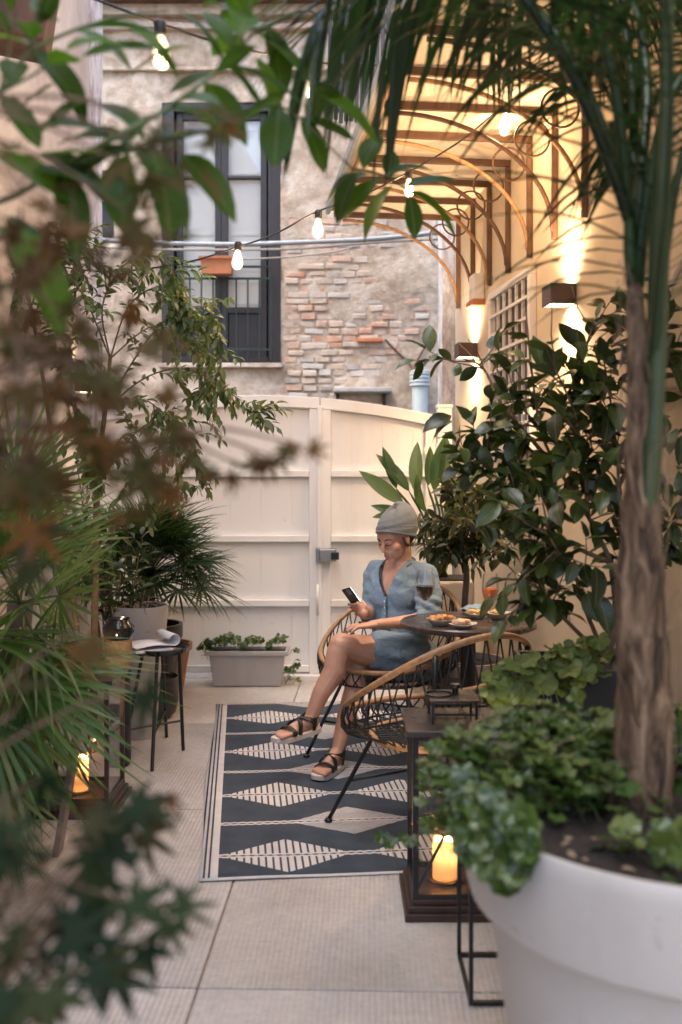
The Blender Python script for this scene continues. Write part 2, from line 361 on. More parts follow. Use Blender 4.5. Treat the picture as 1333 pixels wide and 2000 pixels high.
def rug_material():
    m, nt, b = nodes('woven_rug'); L = nt.links
    tc = N(nt, 'ShaderNodeTexCoord'); sp = N(nt, 'ShaderNodeSeparateXYZ'); L.new(tc.outputs['Object'], sp.inputs[0])
    X, Y = sp.outputs[0], sp.outputs[1]
    def op(o, a, b_=None, c=None, clamp=False):
        n = N(nt, 'ShaderNodeMath', operation=o, use_clamp=clamp)
        for k, v in enumerate((a, b_, c)):
            if v is None: continue
            if isinstance(v, (int, float)): n.inputs[k].default_value = v
            else: L.new(v, n.inputs[k])
        return n.outputs[0]
    PY, PX, HL, HH = .345, .55, .245, .160
    ys = op('DIVIDE', op('SUBTRACT', Y, .20), PY)
    row = op('ROUND', ys); dy = op('MULTIPLY', op('SUBTRACT', ys, row), PY)          # metres from the row line
    odd = op('ABSOLUTE', op('MODULO', row, 2.0))
    xo = op('SUBTRACT', op('SUBTRACT', X, .315), op('MULTIPLY', odd, PX / 2))
    xs = op('DIVIDE', xo, PX); dx = op('MULTIPLY', op('SUBTRACT', xs, op('ROUND', xs)), PX)
    ady = op('ABSOLUTE', dy); adx = op('ABSOLUTE', dx)
    inside = op('MULTIPLY', op('LESS_THAN', op('ADD', op('DIVIDE', adx, HL), op('DIVIDE', ady, HH)), 1.0), op('MAXIMUM', op('SUBTRACT', 1.0, odd), op('GREATER_THAN', X, .32)))
    # ribs: bars across the diamond on even rows, a fine mesh on odd rows
    bars = op('GREATER_THAN', op('FRACT', op('DIVIDE', X, .0262)), .30)
    mesh_ = op('GREATER_THAN', op('MULTIPLY', op('ADD', op('SINE', op('MULTIPLY', op('ADD', X, Y), 420.0)), 1.15), op('ADD', op('SINE', op('MULTIPLY', op('SUBTRACT', X, Y), 420.0)), 1.15)), .55)
    fill = op('ADD', op('MULTIPLY', bars, op('SUBTRACT', 1.0, odd)), op('MULTIPLY', mesh_, odd))
    dia = op('MULTIPLY', inside, fill)
    wob = op('MULTIPLY', op('SINE', op('MULTIPLY', X, 190.0)), .0022)
    ad2 = op('ADD', ady, wob)
    line = op('MULTIPLY', op('GREATER_THAN', ad2, .0045), op('LESS_THAN', ad2, .0165))
    core = op('LESS_THAN', ad2, .0045)
    white = op('MULTIPLY', op('MAXIMUM', dia, line), op('SUBTRACT', 1.0, core))
    # border on the long edge and the ends
    bw = op('LESS_THAN', X, .070)
    stripe = op('GREATER_THAN', op('SINE', op('MULTIPLY', X, 2 * math.pi / .0175)), .25)
    bord = op('MULTIPLY', bw, op('MAXIMUM', op('GREATER_THAN', X, .048), op('SUBTRACT', 1.0, stripe)))
    endw = op('LESS_THAN', Y, .016)
    white = op('MAXIMUM', op('MULTIPLY', white, op('SUBTRACT', 1.0, bw)), op('MAXIMUM', bord, endw))
    nz = N(nt, 'ShaderNodeTexNoise', i_Scale=9.0, i_Detail=6.0); L.new(tc.outputs['Object'], nz.inputs['Vector'])
    nf = N(nt, 'ShaderNodeTexNoise', i_Scale=320.0, i_Detail=2.0); L.new(tc.outputs['Object'], nf.inputs['Vector'])
    na = op('MULTIPLY_ADD', nf.outputs[0], .6, op('MULTIPLY', nz.outputs[0], .5))
    navy = ramp(nt, [(.3, (.022, .029, .040)), (.75, (.068, .082, .102))]); L.new(na, navy.inputs[0])
    crm = ramp(nt, [(.3, (.50, .44, .40)), (.75, (.72, .67, .62))]); L.new(na, crm.inputs[0])
    mx = N(nt, 'ShaderNodeMix', data_type='RGBA'); L.new(white, mx.inputs[0]); L.new(navy.outputs[0], mx.inputs[6]); L.new(crm.outputs[0], mx.inputs[7])
    L.new(mx.outputs[2], b.inputs['Base Color']); b.inputs['Roughness'].default_value = .8; b.inputs['Specular IOR Level'].default_value = .25
    weave = op('MULTIPLY', op('SINE', op('MULTIPLY', X, 900.0)), op('SINE', op('MULTIPLY', Y, 700.0)))
    h = op('ADD', op('MULTIPLY', white, 1.0), op('MULTIPLY', weave, .4))
    bp = N(nt, 'ShaderNodeBump', i_Strength=.35, i_Distance=.003); L.new(h, bp.inputs['Height']); L.new(bp.outputs[0], b.inputs['Normal'])
    return m
ra = R(5.8); rc = PF(385, 1725); rc.z = 0.002
rmb = MB(); nx, ny = 18, 36; RW, RL = 1.38, 2.62
vs = []
for j in range(ny + 1):
    for i in range(nx + 1):
        x, y = RW * i / nx, RL * j / ny
        z = .0045 + .008 * max(0, mnoise.noise(Vector((x * 2.2, y * 2.2, 3.0)))) + (.003 * max(0, 1 - x / .12) * (1 + math.sin(y * 7)) / 2)
        vs.append((x + .009 * math.sin(y * 3.1 + 1) * max(0, 1 - x / .2), y, z))
fs = [(j * (nx + 1) + i, j * (nx + 1) + i + 1, (j + 1) * (nx + 1) + i + 1, (j + 1) * (nx + 1) + i) for j in range(ny) for i in range(nx)]
rmb.add(vs, fs); rug = rmb.build('rug', rug_material(), smooth=True); rug.location = rc; rug.rotation_euler.z = ra
so = rug.modifiers.new('thick', 'SOLIDIFY'); so.thickness = .004; so.offset = -1
tag(rug, 'navy and cream outdoor rug with rows of woven diamonds on the paving', 'rug')

# ------------------------------------------------------------------ right house wall
def wall_plaster(name, c1, c2, c3, bump=.35):
    m, nt, b = nodes(name); L = nt.links
    tc = N(nt, 'ShaderNodeTexCoord')
    n1 = N(nt, 'ShaderNodeTexNoise', i_Scale=1.1, i_Detail=9.0, i_Roughness=.68); L.new(tc.outputs['Object'], n1.inputs['Vector'])
    r = ramp(nt, [(.3, c1), (.5, c2), (.7, c3)]); L.new(n1.outputs[0], r.inputs[0]); L.new(r.outputs[0], b.inputs['Base Color'])
    n2 = N(nt, 'ShaderNodeTexNoise', i_Scale=26.0, i_Detail=8.0, i_Roughness=.7); L.new(tc.outputs['Object'], n2.inputs['Vector'])
    bp = N(nt, 'ShaderNodeBump', i_Strength=bump, i_Distance=.012); L.new(n2.outputs[0], bp.inputs['Height']); L.new(bp.outputs[0], b.inputs['Normal'])
    b.inputs['Roughness'].default_value = .88; b.inputs['Specular IOR Level'].default_value = .25; return m
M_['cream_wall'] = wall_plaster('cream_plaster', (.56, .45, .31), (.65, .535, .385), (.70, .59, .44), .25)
M_['niche_shade'] = wall_plaster('shaded_niche_plaster', (.40, .33, .22), (.46, .385, .26), (.50, .43, .30), .2)  # wall plaster in a darker olive, painting in the shade of the recess
def wbox(mb, d0, d1, z0, z1, o0, o1):     # a box on the wall: depth range, height range, offset range from the wall face
    c = W((d0 + d1) / 2, (z0 + z1) / 2, (o0 + o1) / 2)
    return mb.box(c, (abs(o1 - o0), abs(d1 - d0) * WN, z1 - z0), rotm('Z', WROT))
hr = empty('house', W(4.0, 0, -.2), 'cream rendered house along the right side of the courtyard', 'house')
wbox(MB(), -1.5, 6.88, -.02, 6.2, -.5, 0).build('wall', M_['cream_wall'], hr)
# arched blind niche as a flat panel, its shade put into the colour
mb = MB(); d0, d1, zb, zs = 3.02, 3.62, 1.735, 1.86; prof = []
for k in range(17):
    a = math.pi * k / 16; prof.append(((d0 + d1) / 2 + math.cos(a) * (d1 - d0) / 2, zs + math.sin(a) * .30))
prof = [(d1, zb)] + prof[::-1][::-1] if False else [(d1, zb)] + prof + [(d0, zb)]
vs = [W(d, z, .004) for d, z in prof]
mb.add(vs, [tuple(range(len(vs)))]); mb.build('niche', M_['niche_shade'], hr)
mb = MB(); mb.tube([W(d, z, .006) for d, z in prof], .016, 6); mb.build('niche_moulding', M_['cream_wall'], hr, smooth=True)
mb = MB(); wbox(mb, d0 - .06, d1 + .06, zb - .045, zb - .003, .001, .07); mb.build('niche_sill', M_['cream_wall'], hr, bevel=.006)
# small window with a white grille
win = MB(); wbox(win, 5.12, 5.84, 1.56, 2.42, .002, .006); wn_ = win.build('window', mat('dark_opening', (.10, .065, .045), .35, .3, 5), hr)
mb = MB()
for (a, b, c, d) in ((5.08, 5.88, 2.42, 2.46), (5.08, 5.88, 1.52, 1.56), (5.08, 5.12, 1.5605, 2.4195), (5.84, 5.88, 1.5605, 2.4195)): wbox(mb, a, b, c, d, .001, .04)
mb.build('frame', M_['white_paint'], wn_, bevel=.004)
for k in range(1, 6):
    d = 5.12 + .72 * k / 6; mb = MB(); wbox(mb, d - .008, d + .008, 1.5605, 2.4195, .016, .03); mb.build('grille_bar', M_['white_paint'], wn_)
for k in range(1, 8):
    z = 1.56 + .86 * k / 8; mb = MB(); wbox(mb, 5.1205, 5.8395, z - .008, z + .008, .0305, .042); mb.build('grille_bar', M_['white_paint'], wn_)
# grey-white peeling pier at the far end of the house
def peel_material():
    m, nt, b = nodes('peeling_whitewash'); L = nt.links
    tc = N(nt, 'ShaderNodeTexCoord'); mp = N(nt, 'ShaderNodeMapping'); mp.inputs['Scale'].default_value = (1, 1, .45); L.new(tc.outputs['Object'], mp.inputs[0])
    n1 = N(nt, 'ShaderNodeTexNoise', i_Scale=5.0, i_Detail=10.0, i_Roughness=.72); L.new(mp.outputs[0], n1.inputs['Vector'])
    r = ramp(nt, [(.36, (.30, .25, .23)), (.47, (.48, .43, .43)), (.52, (.64, .61, .62)), (.75, (.72, .69, .69))]); L.new(n1.outputs[0], r.inputs[0])
    L.new(r.outputs[0], b.inputs['Base Color']); b.inputs['Roughness'].default_value = .9
    bp = N(nt, 'ShaderNodeBump', i_Strength=.6, i_Distance=.015); L.new(n1.outputs[0], bp.inputs['Height']); L.new(bp.outputs[0], b.inputs['Normal']); return m
M_['peel'] = peel_material()
mb = MB(); pts = []
for k in range(40):
    z = 5.9 * k / 39; j = .012 * mnoise.noise(Vector((z * 3, 1.2, 0))); k2 = .010 * mnoise.noise(Vector((z * 4, 7.2, 0)))
    pts.append([(.715 + j, 7.0 + k2, z), (.875, 7.0, z), (.875, 7.3, z), (.715 + j, 7.3, z)])
for k in range(39): mb.add(pts[k] + pts[k + 1], [(0, 1, 5, 4), (3, 0, 4, 7), (1, 2, 6, 5)])
tag(mb.build('pier', M_['peel']), 'narrow whitewashed pier with peeling paint beside the gate', 'pier')

# ------------------------------------------------------------------ left house wall
def LWX(d): return -1.70 + (6.9 - d) * .085
lh = empty('left_house', (LWX(4), 4, 0)); lh.name = 'rendered_house'
tag(lh, 'flaking pink-grey rendered house along the left edge of the courtyard', 'house')
mb = MB(); nd, nz_ = 60, 50; vs = []
for j in range(nz_ + 1):
    for i in range(nd + 1):
        d = -1 + 7.9 * i / nd; z = -.02 + 6.2 * j / nz_
        p = Vector((d * 1.3, z * 1.3, 4.0)); vs.append((LWX(d) + .03 * mnoise.noise(p) + .012 * mnoise.noise(p * 4), d, z))
mb.add(vs, [(j * (nd + 1) + i, j * (nd + 1) + i + 1, (j + 1) * (nd + 1) + i + 1, (j + 1) * (nd + 1) + i) for j in range(nz_) for i in range(nd)])
n0 = len(mb.v)
mb.add([(LWX(-1) - .4, -1, -.02), (LWX(6.9) - .4, 6.9, -.02), (LWX(6.9) - .4, 6.9, 6.18), (LWX(-1) - .4, -1, 6.18), (LWX(6.9), 6.9, -.02), (LWX(6.9), 6.9, 6.18), (LWX(-1), -1, 6.18), (LWX(-1), -1, -.02)],
       [(0, 1, 2, 3), (1, 4, 5, 2), (3, 2, 5, 6), (0, 3, 6, 7)])
M_['pink_wall'] = wall_plaster('flaking_render', (.42, .36, .34), (.58, .52, .50), (.72, .69, .68), .8)
mb.build('wall', M_['pink_wall'], lh, smooth=True)
mb = MB(); pts = []
for k in range(30):
    z = 6.1 * k / 29; j = .014 * mnoise.noise(Vector((z * 3, 4.2, 0)))
    pts.append([(-1.83, 6.62, z), (-1.66 + j, 6.62, z), (-1.66 + j, 6.93, z), (-1.83, 6.93, z)])
for k in range(29): mb.add(pts[k] + pts[k + 1], [(0, 1, 5, 4), (1, 2, 6, 5)])
mb.build('corner_strip', M_['peel'], lh)
M_['old_wood'] = mat('old_wood', (.10, .055, .038), .7, .45, 7, .5, 40, stretch=(1, 1, .2))
mb = MB(); a = P(-110, -60, 3.9); b_ = P(118, 96, 3.75)
mb.bar(P(-330, -60, 3.6), P(102, 34, 3.75), .24, .28); o = mb.build('eave_beam', M_['old_wood'], lh, bevel=.01)

# ------------------------------------------------------------------ gate
GD = 6.80
gate = empty('driveway_gate', (P(500, 925, GD).x, GD, 0), 'wide off-white panelled gate with an arched top closing the courtyard', 'gate')
M_['gate'] = worn('gate_paint', (.84, .82, .79), (.60, .55, .50), .42, 2.6, .12, .40)
gx = lambda px: (px - CX) / FPX * GD
def gtop(px): return CAM_H - ((772 + 40 * ((px - 500) / 355.0) ** 2) - HOR) / FPX * GD
gz = lambda py: CAM_H - (py - HOR) / FPX * GD
def leaf_panel(px0, px1):
    # boards: single upright planks, recessed behind the frame
    xs = [gx(px0) + i * .21 for i in range(200) if gx(px0) + i * .21 < gx(px1) - .02] + [gx(px1)]
    for a, b in zip(xs[:-1], xs[1:]):
        pa, pb = CX + a * FPX / GD, CX + b * FPX / GD; za, zb_ = gtop(pa) - .05, gtop(pb) - .05
        m2 = MB(); y0, y1 = GD + .022, GD + .04; a2, b2 = a + .0003, b - .0003
        m2.add([(a2, y0, .05), (b2, y0, .05), (b2, y0, zb_), (a2, y0, za), (a2, y1, .05), (b2, y1, .05), (b2, y1, zb_), (a2, y1, za)],
               [(0, 1, 2, 3), (5, 4, 7, 6), (0, 4, 5, 1), (3, 2, 6, 7), (0, 3, 7, 4), (1, 5, 6, 2)])
        m2.build('board', M_['gate'], gate, bevel=.0012, seg=1)
    for px in (px0, px1):
        s = 1 if px == px0 else -1; m2 = MB(); x0, x1 = sorted((gx(px), gx(px) + s * .068)); xm = (x0 + x1) / 2
        zt = gtop(CX + xm * FPX / GD) - .078; m2.box((xm, GD, (zt + .03) / 2), (x1 - x0, .036, zt - .03)); m2.build('stile', M_['gate'], gate, bevel=.004)
    for py in (925, 1052, 1178, 1306):
        z = gz(py); m2 = MB(); x0, x1 = gx(px0) + .069, gx(px1) - .069
        m2.box(((x0 + x1) / 2, GD + .002, z), (x1 - x0, .032, .045)); m2.build('rail', M_['gate'], gate, bevel=.004)
    m2 = MB(); n = 24; vs = []; fs = []
    for i in range(n + 1):
        px = px0 + (px1 - px0) * i / n; x = gx(px); z = gtop(px)
        vs += [(x, GD - .021, z - .077), (x, GD - .021, z), (x, GD + .021, z), (x, GD + .021, z - .077)]
    for i in range(n):
        for k in range(4): fs.append((i * 4 + k, i * 4 + (k + 1) % 4, i * 4 + 4 + (k + 1) % 4, i * 4 + 4 + k))
    fs += [(0, 1, 2, 3), (n * 4 + 3, n * 4 + 2, n * 4 + 1, n * 4)]
    m2.add(vs, fs); m2.build('arched_top_rail', M_['gate'], gate, bevel=.004)
leaf_panel(150, 624); leaf_panel(627, 851)
m2 = MB(); m2.box((gx(626) - .004, GD - .03, gz(1048)), (.03, .02, 2 * (gz(1048) - .06) * .98)); m2.build('meeting_strip', M_['gate'], gate, bevel=.004)
M_['steel'] = mat('brushed_steel', (.32, .31, .30), .35, .15, 30, metal=.9)
m2 = MB(); m2.box((gx(641), GD - .045, gz(1083)), (.115, .07, .085)); lk = m2.build('lock_case', M_['steel'], gate, bevel=.006)
m2 = MB(); m2.box((gx(655), GD - .085, gz(1084)), (.055, .012, .05)); m2.build('lock_cover', M_['black_metal'], lk, bevel=.004)
m2 = MB(); m2.box((gx(622), GD - .04, gz(1083)), (.03, .04, .10)); m2.build('strike_plate', M_['steel'], gate, bevel=.004)
m2 = MB(); m2.tube([(gx(621), GD - .06, gz(1140)), (gx(621), GD - .06, gz(1200))], .008, 8); m2.tube([(gx(621), GD - .06, gz(1172)), (gx(621), GD - .02, gz(1172))], .006, 8); m2.build('drop_bolt', M_['gate'], gate, smooth=True)
for px, sgn_ in ((851, 1), (627, -1)):
    if sgn_ < 0: continue
    for py in (880, 1250):
        m2 = MB(); m2.tube([(gx(px) + .012, GD - .028, gz(py) - .05), (gx(px) + .012, GD - .028, gz(py) + .05)], .010, 10); hg_ = m2.build('hinge', M_['gate'], gate, smooth=False)
        m2 = MB(); m2.box((gx(px) - .035, GD - .0225, gz(py)), (.08, .004, .05)); m2.build('hinge_plate', M_['gate'], hg_)
m2 = MB(); zt = gz(797); m2.box((gx(869), GD + .03, zt / 2), (.098, .10, zt)); po = m2.build('post', M_['gate'], gate, bevel=.006)
m2 = MB(); m2.box((gx(869), GD + .03, zt + .012), (.112, .114, .024)); m2.build('post_cap', M_['gate'], po, bevel=.006)
m2 = MB(); m2.box((gx(592), GD - .06, .018), (.25, .07, .036)); tag(m2.build('doorstop', M_['white_paint'], bevel=.004), 'low white stop bar lying on the floor against the gate', 'gate stop')

# ------------------------------------------------------------------ old brick house across the street
BD = 9.0; BS = FPX / BD
bx = lambda px: (px - CX) / BS
bz = lambda py: CAM_H - (py - HOR) / BS
bh = empty('brick_house', (0, BD, 0), 'old house of worn brick and patched plaster behind the gate', 'house')
def old_plaster():
    m, nt, b = nodes('old_plaster'); L = nt.links
    tc = N(nt, 'ShaderNodeTexCoord')
    n1 = N(nt, 'ShaderNodeTexNoise', i_Scale=1.5, i_Detail=10.0, i_Roughness=.7); L.new(tc.outputs['Object'], n1.inputs['Vector'])
    r = ramp(nt, [(.30, (.33, .245, .175)), (.43, (.50, .39, .295)), (.55, (.59, .485, .385)), (.7, (.68, .61, .53))]); L.new(n1.outputs[0], r.inputs[0])
    n3 = N(nt, 'ShaderNodeTexNoise', i_Scale=11.0, i_Detail=6.0); L.new(tc.outputs['Object'], n3.inputs['Vector'])
    r3 = ramp(nt, [(.35, (.66, .60, .54)), (.6, (1, 1, 1))]); L.new(n3.outputs[0], r3.inputs[0])
    mx = N(nt, 'ShaderNodeMix', data_type='RGBA', blend_type='MULTIPLY'); mx.inputs[0].default_value = .8
    L.new(r.outputs[0], mx.inputs[6]); L.new(r3.outputs[0], mx.inputs[7]); L.new(mx.outputs[2], b.inputs['Base Color'])
    n2 = N(nt, 'ShaderNodeTexNoise', i_Scale=18.0, i_Detail=8.0, i_Roughness=.75); L.new(tc.outputs['Object'], n2.inputs['Vector'])
    bp = N(nt, 'ShaderNodeBump', i_Strength=.9, i_Distance=.03); L.new(n2.outputs[0], bp.inputs['Height']); L.new(bp.outputs[0], b.inputs['Normal'])
    b.inputs['Roughness'].default_value = .92; b.inputs['Specular IOR Level'].default_value = .2; return m
M_['old_plaster'] = old_plaster()
WX_0, WX_1, WZ_0, WZ_1 = bx(318), bx(549), bz(711), bz(203)        # window opening
SWX0, SWX1, SWZ0, SWZ1 = bx(150), bx(226), bz(470), bz(336)         # small opening at the left
mb = MB(); xs = sorted(set([round(-3.6 + .05 * i, 4) for i in range(121)] + [WX_0, WX_1, SWX0, SWX1])); zs = sorted(set([round(-.03 + .05 * i, 4) for i in range(117)] + [WZ_0, WZ_1, SWZ0, SWZ1]))
def plas(x, z):
    p = Vector((x * 1.4, z * 1.4, 9)); h = .028 * mnoise.noise(p) + .02 * mnoise.noise(p * 3.1) + .012 * mnoise.noise(p * 8) + .008 * mnoise.noise(p * 17)
    # thicker coat on the right and low, thin (bricks bare) next to the window
    px, py = CX + x * BS, HOR - (z - CAM_H) * BS
    bare = max(0, 1 - ((px - 650) / 150.0) ** 2) * max(0, min(1, (py - 455) / 60.0)) * max(0, min(1, (775 - py) / 40.0))
    if px < 318: h += .02 * mnoise.noise(p * 2.0) + .01
    return BD - .042 - h + bare * (.010 + h * .35)
idx = {}
for j, z in enumerate(zs):
    for i, x in enumerate(xs): idx[i, j] = len(mb.v); mb.v.append(Vector((x, plas(x, z), z)))
for j in range(len(zs) - 1):
    for i in range(len(xs) - 1):
        cx_, cz_ = (xs[i] + xs[i + 1]) / 2, (zs[j] + zs[j + 1]) / 2
        if WX_0 < cx_ < WX_1 and WZ_0 < cz_ < WZ_1: continue
        if SWX0 < cx_ < SWX1 and SWZ0 < cz_ < SWZ1: continue
        mb.f.append([idx[i, j], idx[i + 1, j], idx[i + 1, j + 1], idx[i, j + 1]]); mb.mi.append(0)
bwall = mb.build('wall', M_['old_plaster'], bh, smooth=True)
# reveals and a solid back
mb = MB()
for (x0, x1, z0, z1) in ((WX_0, WX_1, WZ_0, WZ_1), (SWX0, SWX1, SWZ0, SWZ1)):
    y0, y1 = BD - .045, BD + .32
    mb.add([(x0, y0, z0), (x1, y0, z0), (x1, y0, z1), (x0, y0, z1), (x0, y1, z0), (x1, y1, z0), (x1, y1, z1), (x0, y1, z1)],
           [(0, 1, 5, 4), (1, 2, 6, 5), (2, 3, 7, 6), (3, 0, 4, 7), (4, 5, 6, 7)])
mb.build('reveal', M_['old_plaster'], bh)
mb = MB(); mb.box((-.6, BD + 2.4, 2.85), (6.0, 4.0, 5.7)); mb.build('back_volume', M_['old_plaster'], bh)
def brick_material():
    m, nt, b = nodes('worn_brick'); L = nt.links
    oi = N(nt, 'ShaderNodeObjectInfo'); tc = N(nt, 'ShaderNodeTexCoord')
    r = ramp(nt, [(0, (.46, .35, .26)), (.3, (.50, .37, .27)), (.5, (.47, .28, .18)), (.66, (.50, .21, .11)), (.78, (.42, .33, .26)), (.9, (.30, .25, .22)), (1, (.60, .54, .48))]); L.new(oi.outputs['Random'], r.inputs[0])
    ge = N(nt, 'ShaderNodeNewGeometry')
    nz = N(nt, 'ShaderNodeTexNoise', i_Scale=14.0, i_Detail=7.0, i_Roughness=.7); L.new(ge.outputs['Position'], nz.inputs['Vector'])
    dr = ramp(nt, [(.38, (0, 0, 0)), (.64, (.75, .75, .75))]); L.new(nz.outputs[0], dr.inputs[0])
    mx = N(nt, 'ShaderNodeMix', data_type='RGBA'); mx.inputs[7].default_value = (.56, .49, .425, 1)
    L.new(dr.outputs[0], mx.inputs[0]); L.new(r.outputs[0], mx.inputs[6]); L.new(mx.outputs[2], b.inputs['Base Color'])
    bp = N(nt, 'ShaderNodeBump', i_Strength=.7, i_Distance=.015); L.new(nz.outputs[0], bp.inputs['Height']); L.new(bp.outputs[0], b.inputs['Normal'])
    b.inputs['Roughness'].default_value = .9; b.inputs['Specular IOR Level'].default_value = .2; return m
M_['brick'] = brick_material()
bmesh_var = []
for k in range(8):
    mb = MB(); L_ = (.125, .14, .15, .115, .20, .22, .135, .12)[k]
    n = 3; vs = []
    mb.box((0, 0, 0), (L_, .07, .052)); me = mb.mesh('brick', M_['brick'])
    bm = bmesh.new(); bm.from_mesh(me); bmesh.ops.bevel(bm, geom=list(bm.edges), offset=.007, segments=1, affect='EDGES')
    for v in bm.verts: v.co += rvec() * .004
    bm.to_mesh(me); bm.free(); bmesh_var.append((me, L_))
nb = 0; z = bz(774)
while z < bz(432):
    x = bx(551) + ru(0, .06); row_end = bx(800 + 60 * mnoise.noise(Vector((z * 2.3, 0, 5))) - (50 if z > bz(520) else 0))
    while x < row_end and nb < 290:
        me, L_ = random.choice(bmesh_var); x += L_ / 2
        if rnd() > .04:
            put('brick', me, bwall, Matrix.Translation((x, BD - .011 + ru(-.010, .012), z + ru(-.007, .007))) @ rotm('Y', ru(-.05, .05)).to_4x4() @ Matrix.Diagonal((ru(.85, 1.1), 1, ru(.8, 1.15), 1))); nb += 1
        x += L_ / 2 + ru(.010, .022)
    z += ru(.058, .072)
# a few thin tiles in the plaster, brick cornice at the top
mb = MB(); mb.box((bx(722), BD - .06, bz(666)), (.24, .08, .035)); mb.build('tile', M_['terracotta'], bwall, bevel=.006)
for k in range(22):
    x = bx(188) + k * .122
    me, L_ = bmesh_var[6]; put('cornice_brick', me, bh, Matrix.Translation((x, BD - .07, bz(58 + 2 * math.sin(k))))); 
mb = MB(); mb.box((-.6, BD - .06, bz(29)), (6.2, .14, .10)); mb.build('cornice', M_['old_plaster'], bh, bevel=.01)
mb = MB(); mb.box((-.6, BD - .055, bz(142)), (6.2, .10, .035)); mb.build('string_course', M_['old_plaster'], bh, bevel=.01)
M_['rooftile'] = mat('roof_tile', (.40, .34, .30), .85, .35, 9, .4, 40)
mb = MB(); mb.box((-.6, BD - .1, bz(17)), (6.2, .3, .02)); mb.build('eave_board', M_['old_wood'], bh)
tm = MB(); prof = []
for k in range(9):
    a = math.pi * k / 8; prof.append((math.cos(a) * .085, math.sin(a) * .07))
vs = [(x, 0, z) for x, z in prof] + [(x * .8, .5, z * .8 + .12) for x, z in prof] + [(x * .84, 0, z * .8) for x, z in prof] + [(x * .65, .5, z * .65 + .12) for x, z in prof]
fs = [(k, k + 1, k + 10, k + 9) for k in range(8)] + [(18 + k + 1, 18 + k, 27 + k, 27 + k + 1) for k in range(8)] + [(k + 1, k, 18 + k, 18 + k + 1) for k in range(8)]
tm.add(vs, fs); tme = tm.mesh('roof_tile', M_['rooftile'], smooth=True)
for k in range(30):
    put('roof_tile', tme, bh, Matrix.Translation((-3.5 + k * .2, BD - .32 + ru(-.02, .02), bz(11) + ru(-.008, .008))) @ rotm('Z', ru(-.04, .04)).to_4x4())
# balcony window
M_['win_paint'] = mat('dark_window_paint', (.017, .014, .015), .5, .25, 10, .1, 40)
M_['shutter'] = mat('pale_inner_shutter', (.88, .87, .85), .6, .04, 4)
bw_ = MB()
ww, y = WX_1 - WX_0, BD + .0
bw_.box((WX_0 + .055, y, (WZ_0 + WZ_1) / 2), (.11, .09, WZ_1 - WZ_0)); bw_.box((WX_1 - .055, y, (WZ_0 + WZ_1) / 2), (.11, .09, WZ_1 - WZ_0))
bw_.box(((WX_0 + WX_1) / 2, y, WZ_1 - .04), (ww - .222, .088, .08)); bw_.box(((WX_0 + WX_1) / 2, y, WZ_0 + .03), (ww - .222, .088, .06))
bwo = bw_.build('balcony_window', M_['win_paint'], bh, bevel=.006)
for (a, b) in ((bx(345), bx(433)), (bx(433), bx(522))):
    m2 = MB(); ym = BD + .015; zb, zt = WZ_0 + .062, WZ_1 - .082; st = .058
    m2.box((a + st / 2 + .001, ym, (zb + zt) / 2), (st, .05, zt - zb)); m2.box((b - st / 2 - .001, ym, (zb + zt) / 2), (st, .05, zt - zb))
    xa, xb = a + st + .002, b - st - .002; xm = (xa + xb) / 2
    for z0, z1 in ((zt - .06, zt), (bz(349), bz(343)), (bz(612), bz(600)), (zb, zb + .09)): m2.box((xm, ym, (z0 + z1) / 2), (xb - xa, .046, z1 - z0))
    m2.box((xm, ym + .005, (zb + .09 + bz(612)) / 2), (xb - xa, .02, bz(612) - zb - .09))
    fr = m2.build('casement', M_['win_paint'], bwo, bevel=.004)
    for z0, z1 in ((bz(600), bz(349)), (bz(343), zt - .06)):
        m3 = MB(); m3.box((xm, ym + .004, (z0 + z1) / 2), (xb - xa, .005, z1 - z0)); m3.build('pane', M_['pane'], bwo)
    m3 = MB(); ys = BD + .058; m3.box((xm, ys, (bz(615) + zt) / 2), (xb - xa + .10, .02, zt - bz(615)))
    for z0, z1 in ((bz(590), bz(470)), (bz(455), bz(350)), (bz(335), bz(250))):
        for s in (0, 1):
            m3.box((xm, ys - .014, z0 if s else z1), (xb - xa - .04, .008, .03))
    m3.build('inner_shutter', M_['shutter'], bwo, bevel=.003)
m2 = MB(); m2.box(((WX_0 + WX_1) / 2, BD - .03, WZ_0 - .02), (ww + .04, .16, .04)); m2.build('sill', M_['old_plaster'], bwo, bevel=.006)
M_['rail_green'] = mat('dark_green_iron', (.010, .020, .018), .5, .3, 15)
ral = empty('railing', (WX_0, BD, WZ_0), 'dark green iron railing across the lower balcony window', 'railing')
for py in (525, 548, 685):
    m2 = MB(); m2.box(((bx(352) + bx(532)) / 2, BD - .10, bz(py)), (bx(532) - bx(352), .014, .020)); m2.build('rail', M_['rail_green'], ral)
for k in range(9):
    px = 352 + 22.4 * k; m2 = MB(); zt = bz(525 if k % 8 == 0 else 548); m2.box((bx(px), BD - .10, (zt + bz(705)) / 2), (.014, .0125, zt - bz(705))); m2.build('bar', M_['rail_green'], ral)
for px in (353, 531):
    m2 = MB(); m2.bar((bx(px), BD - .10, bz(690)), (bx(px), BD + .02, bz(690)), .012, .012); m2.build('fixing', M_['rail_green'], ral)
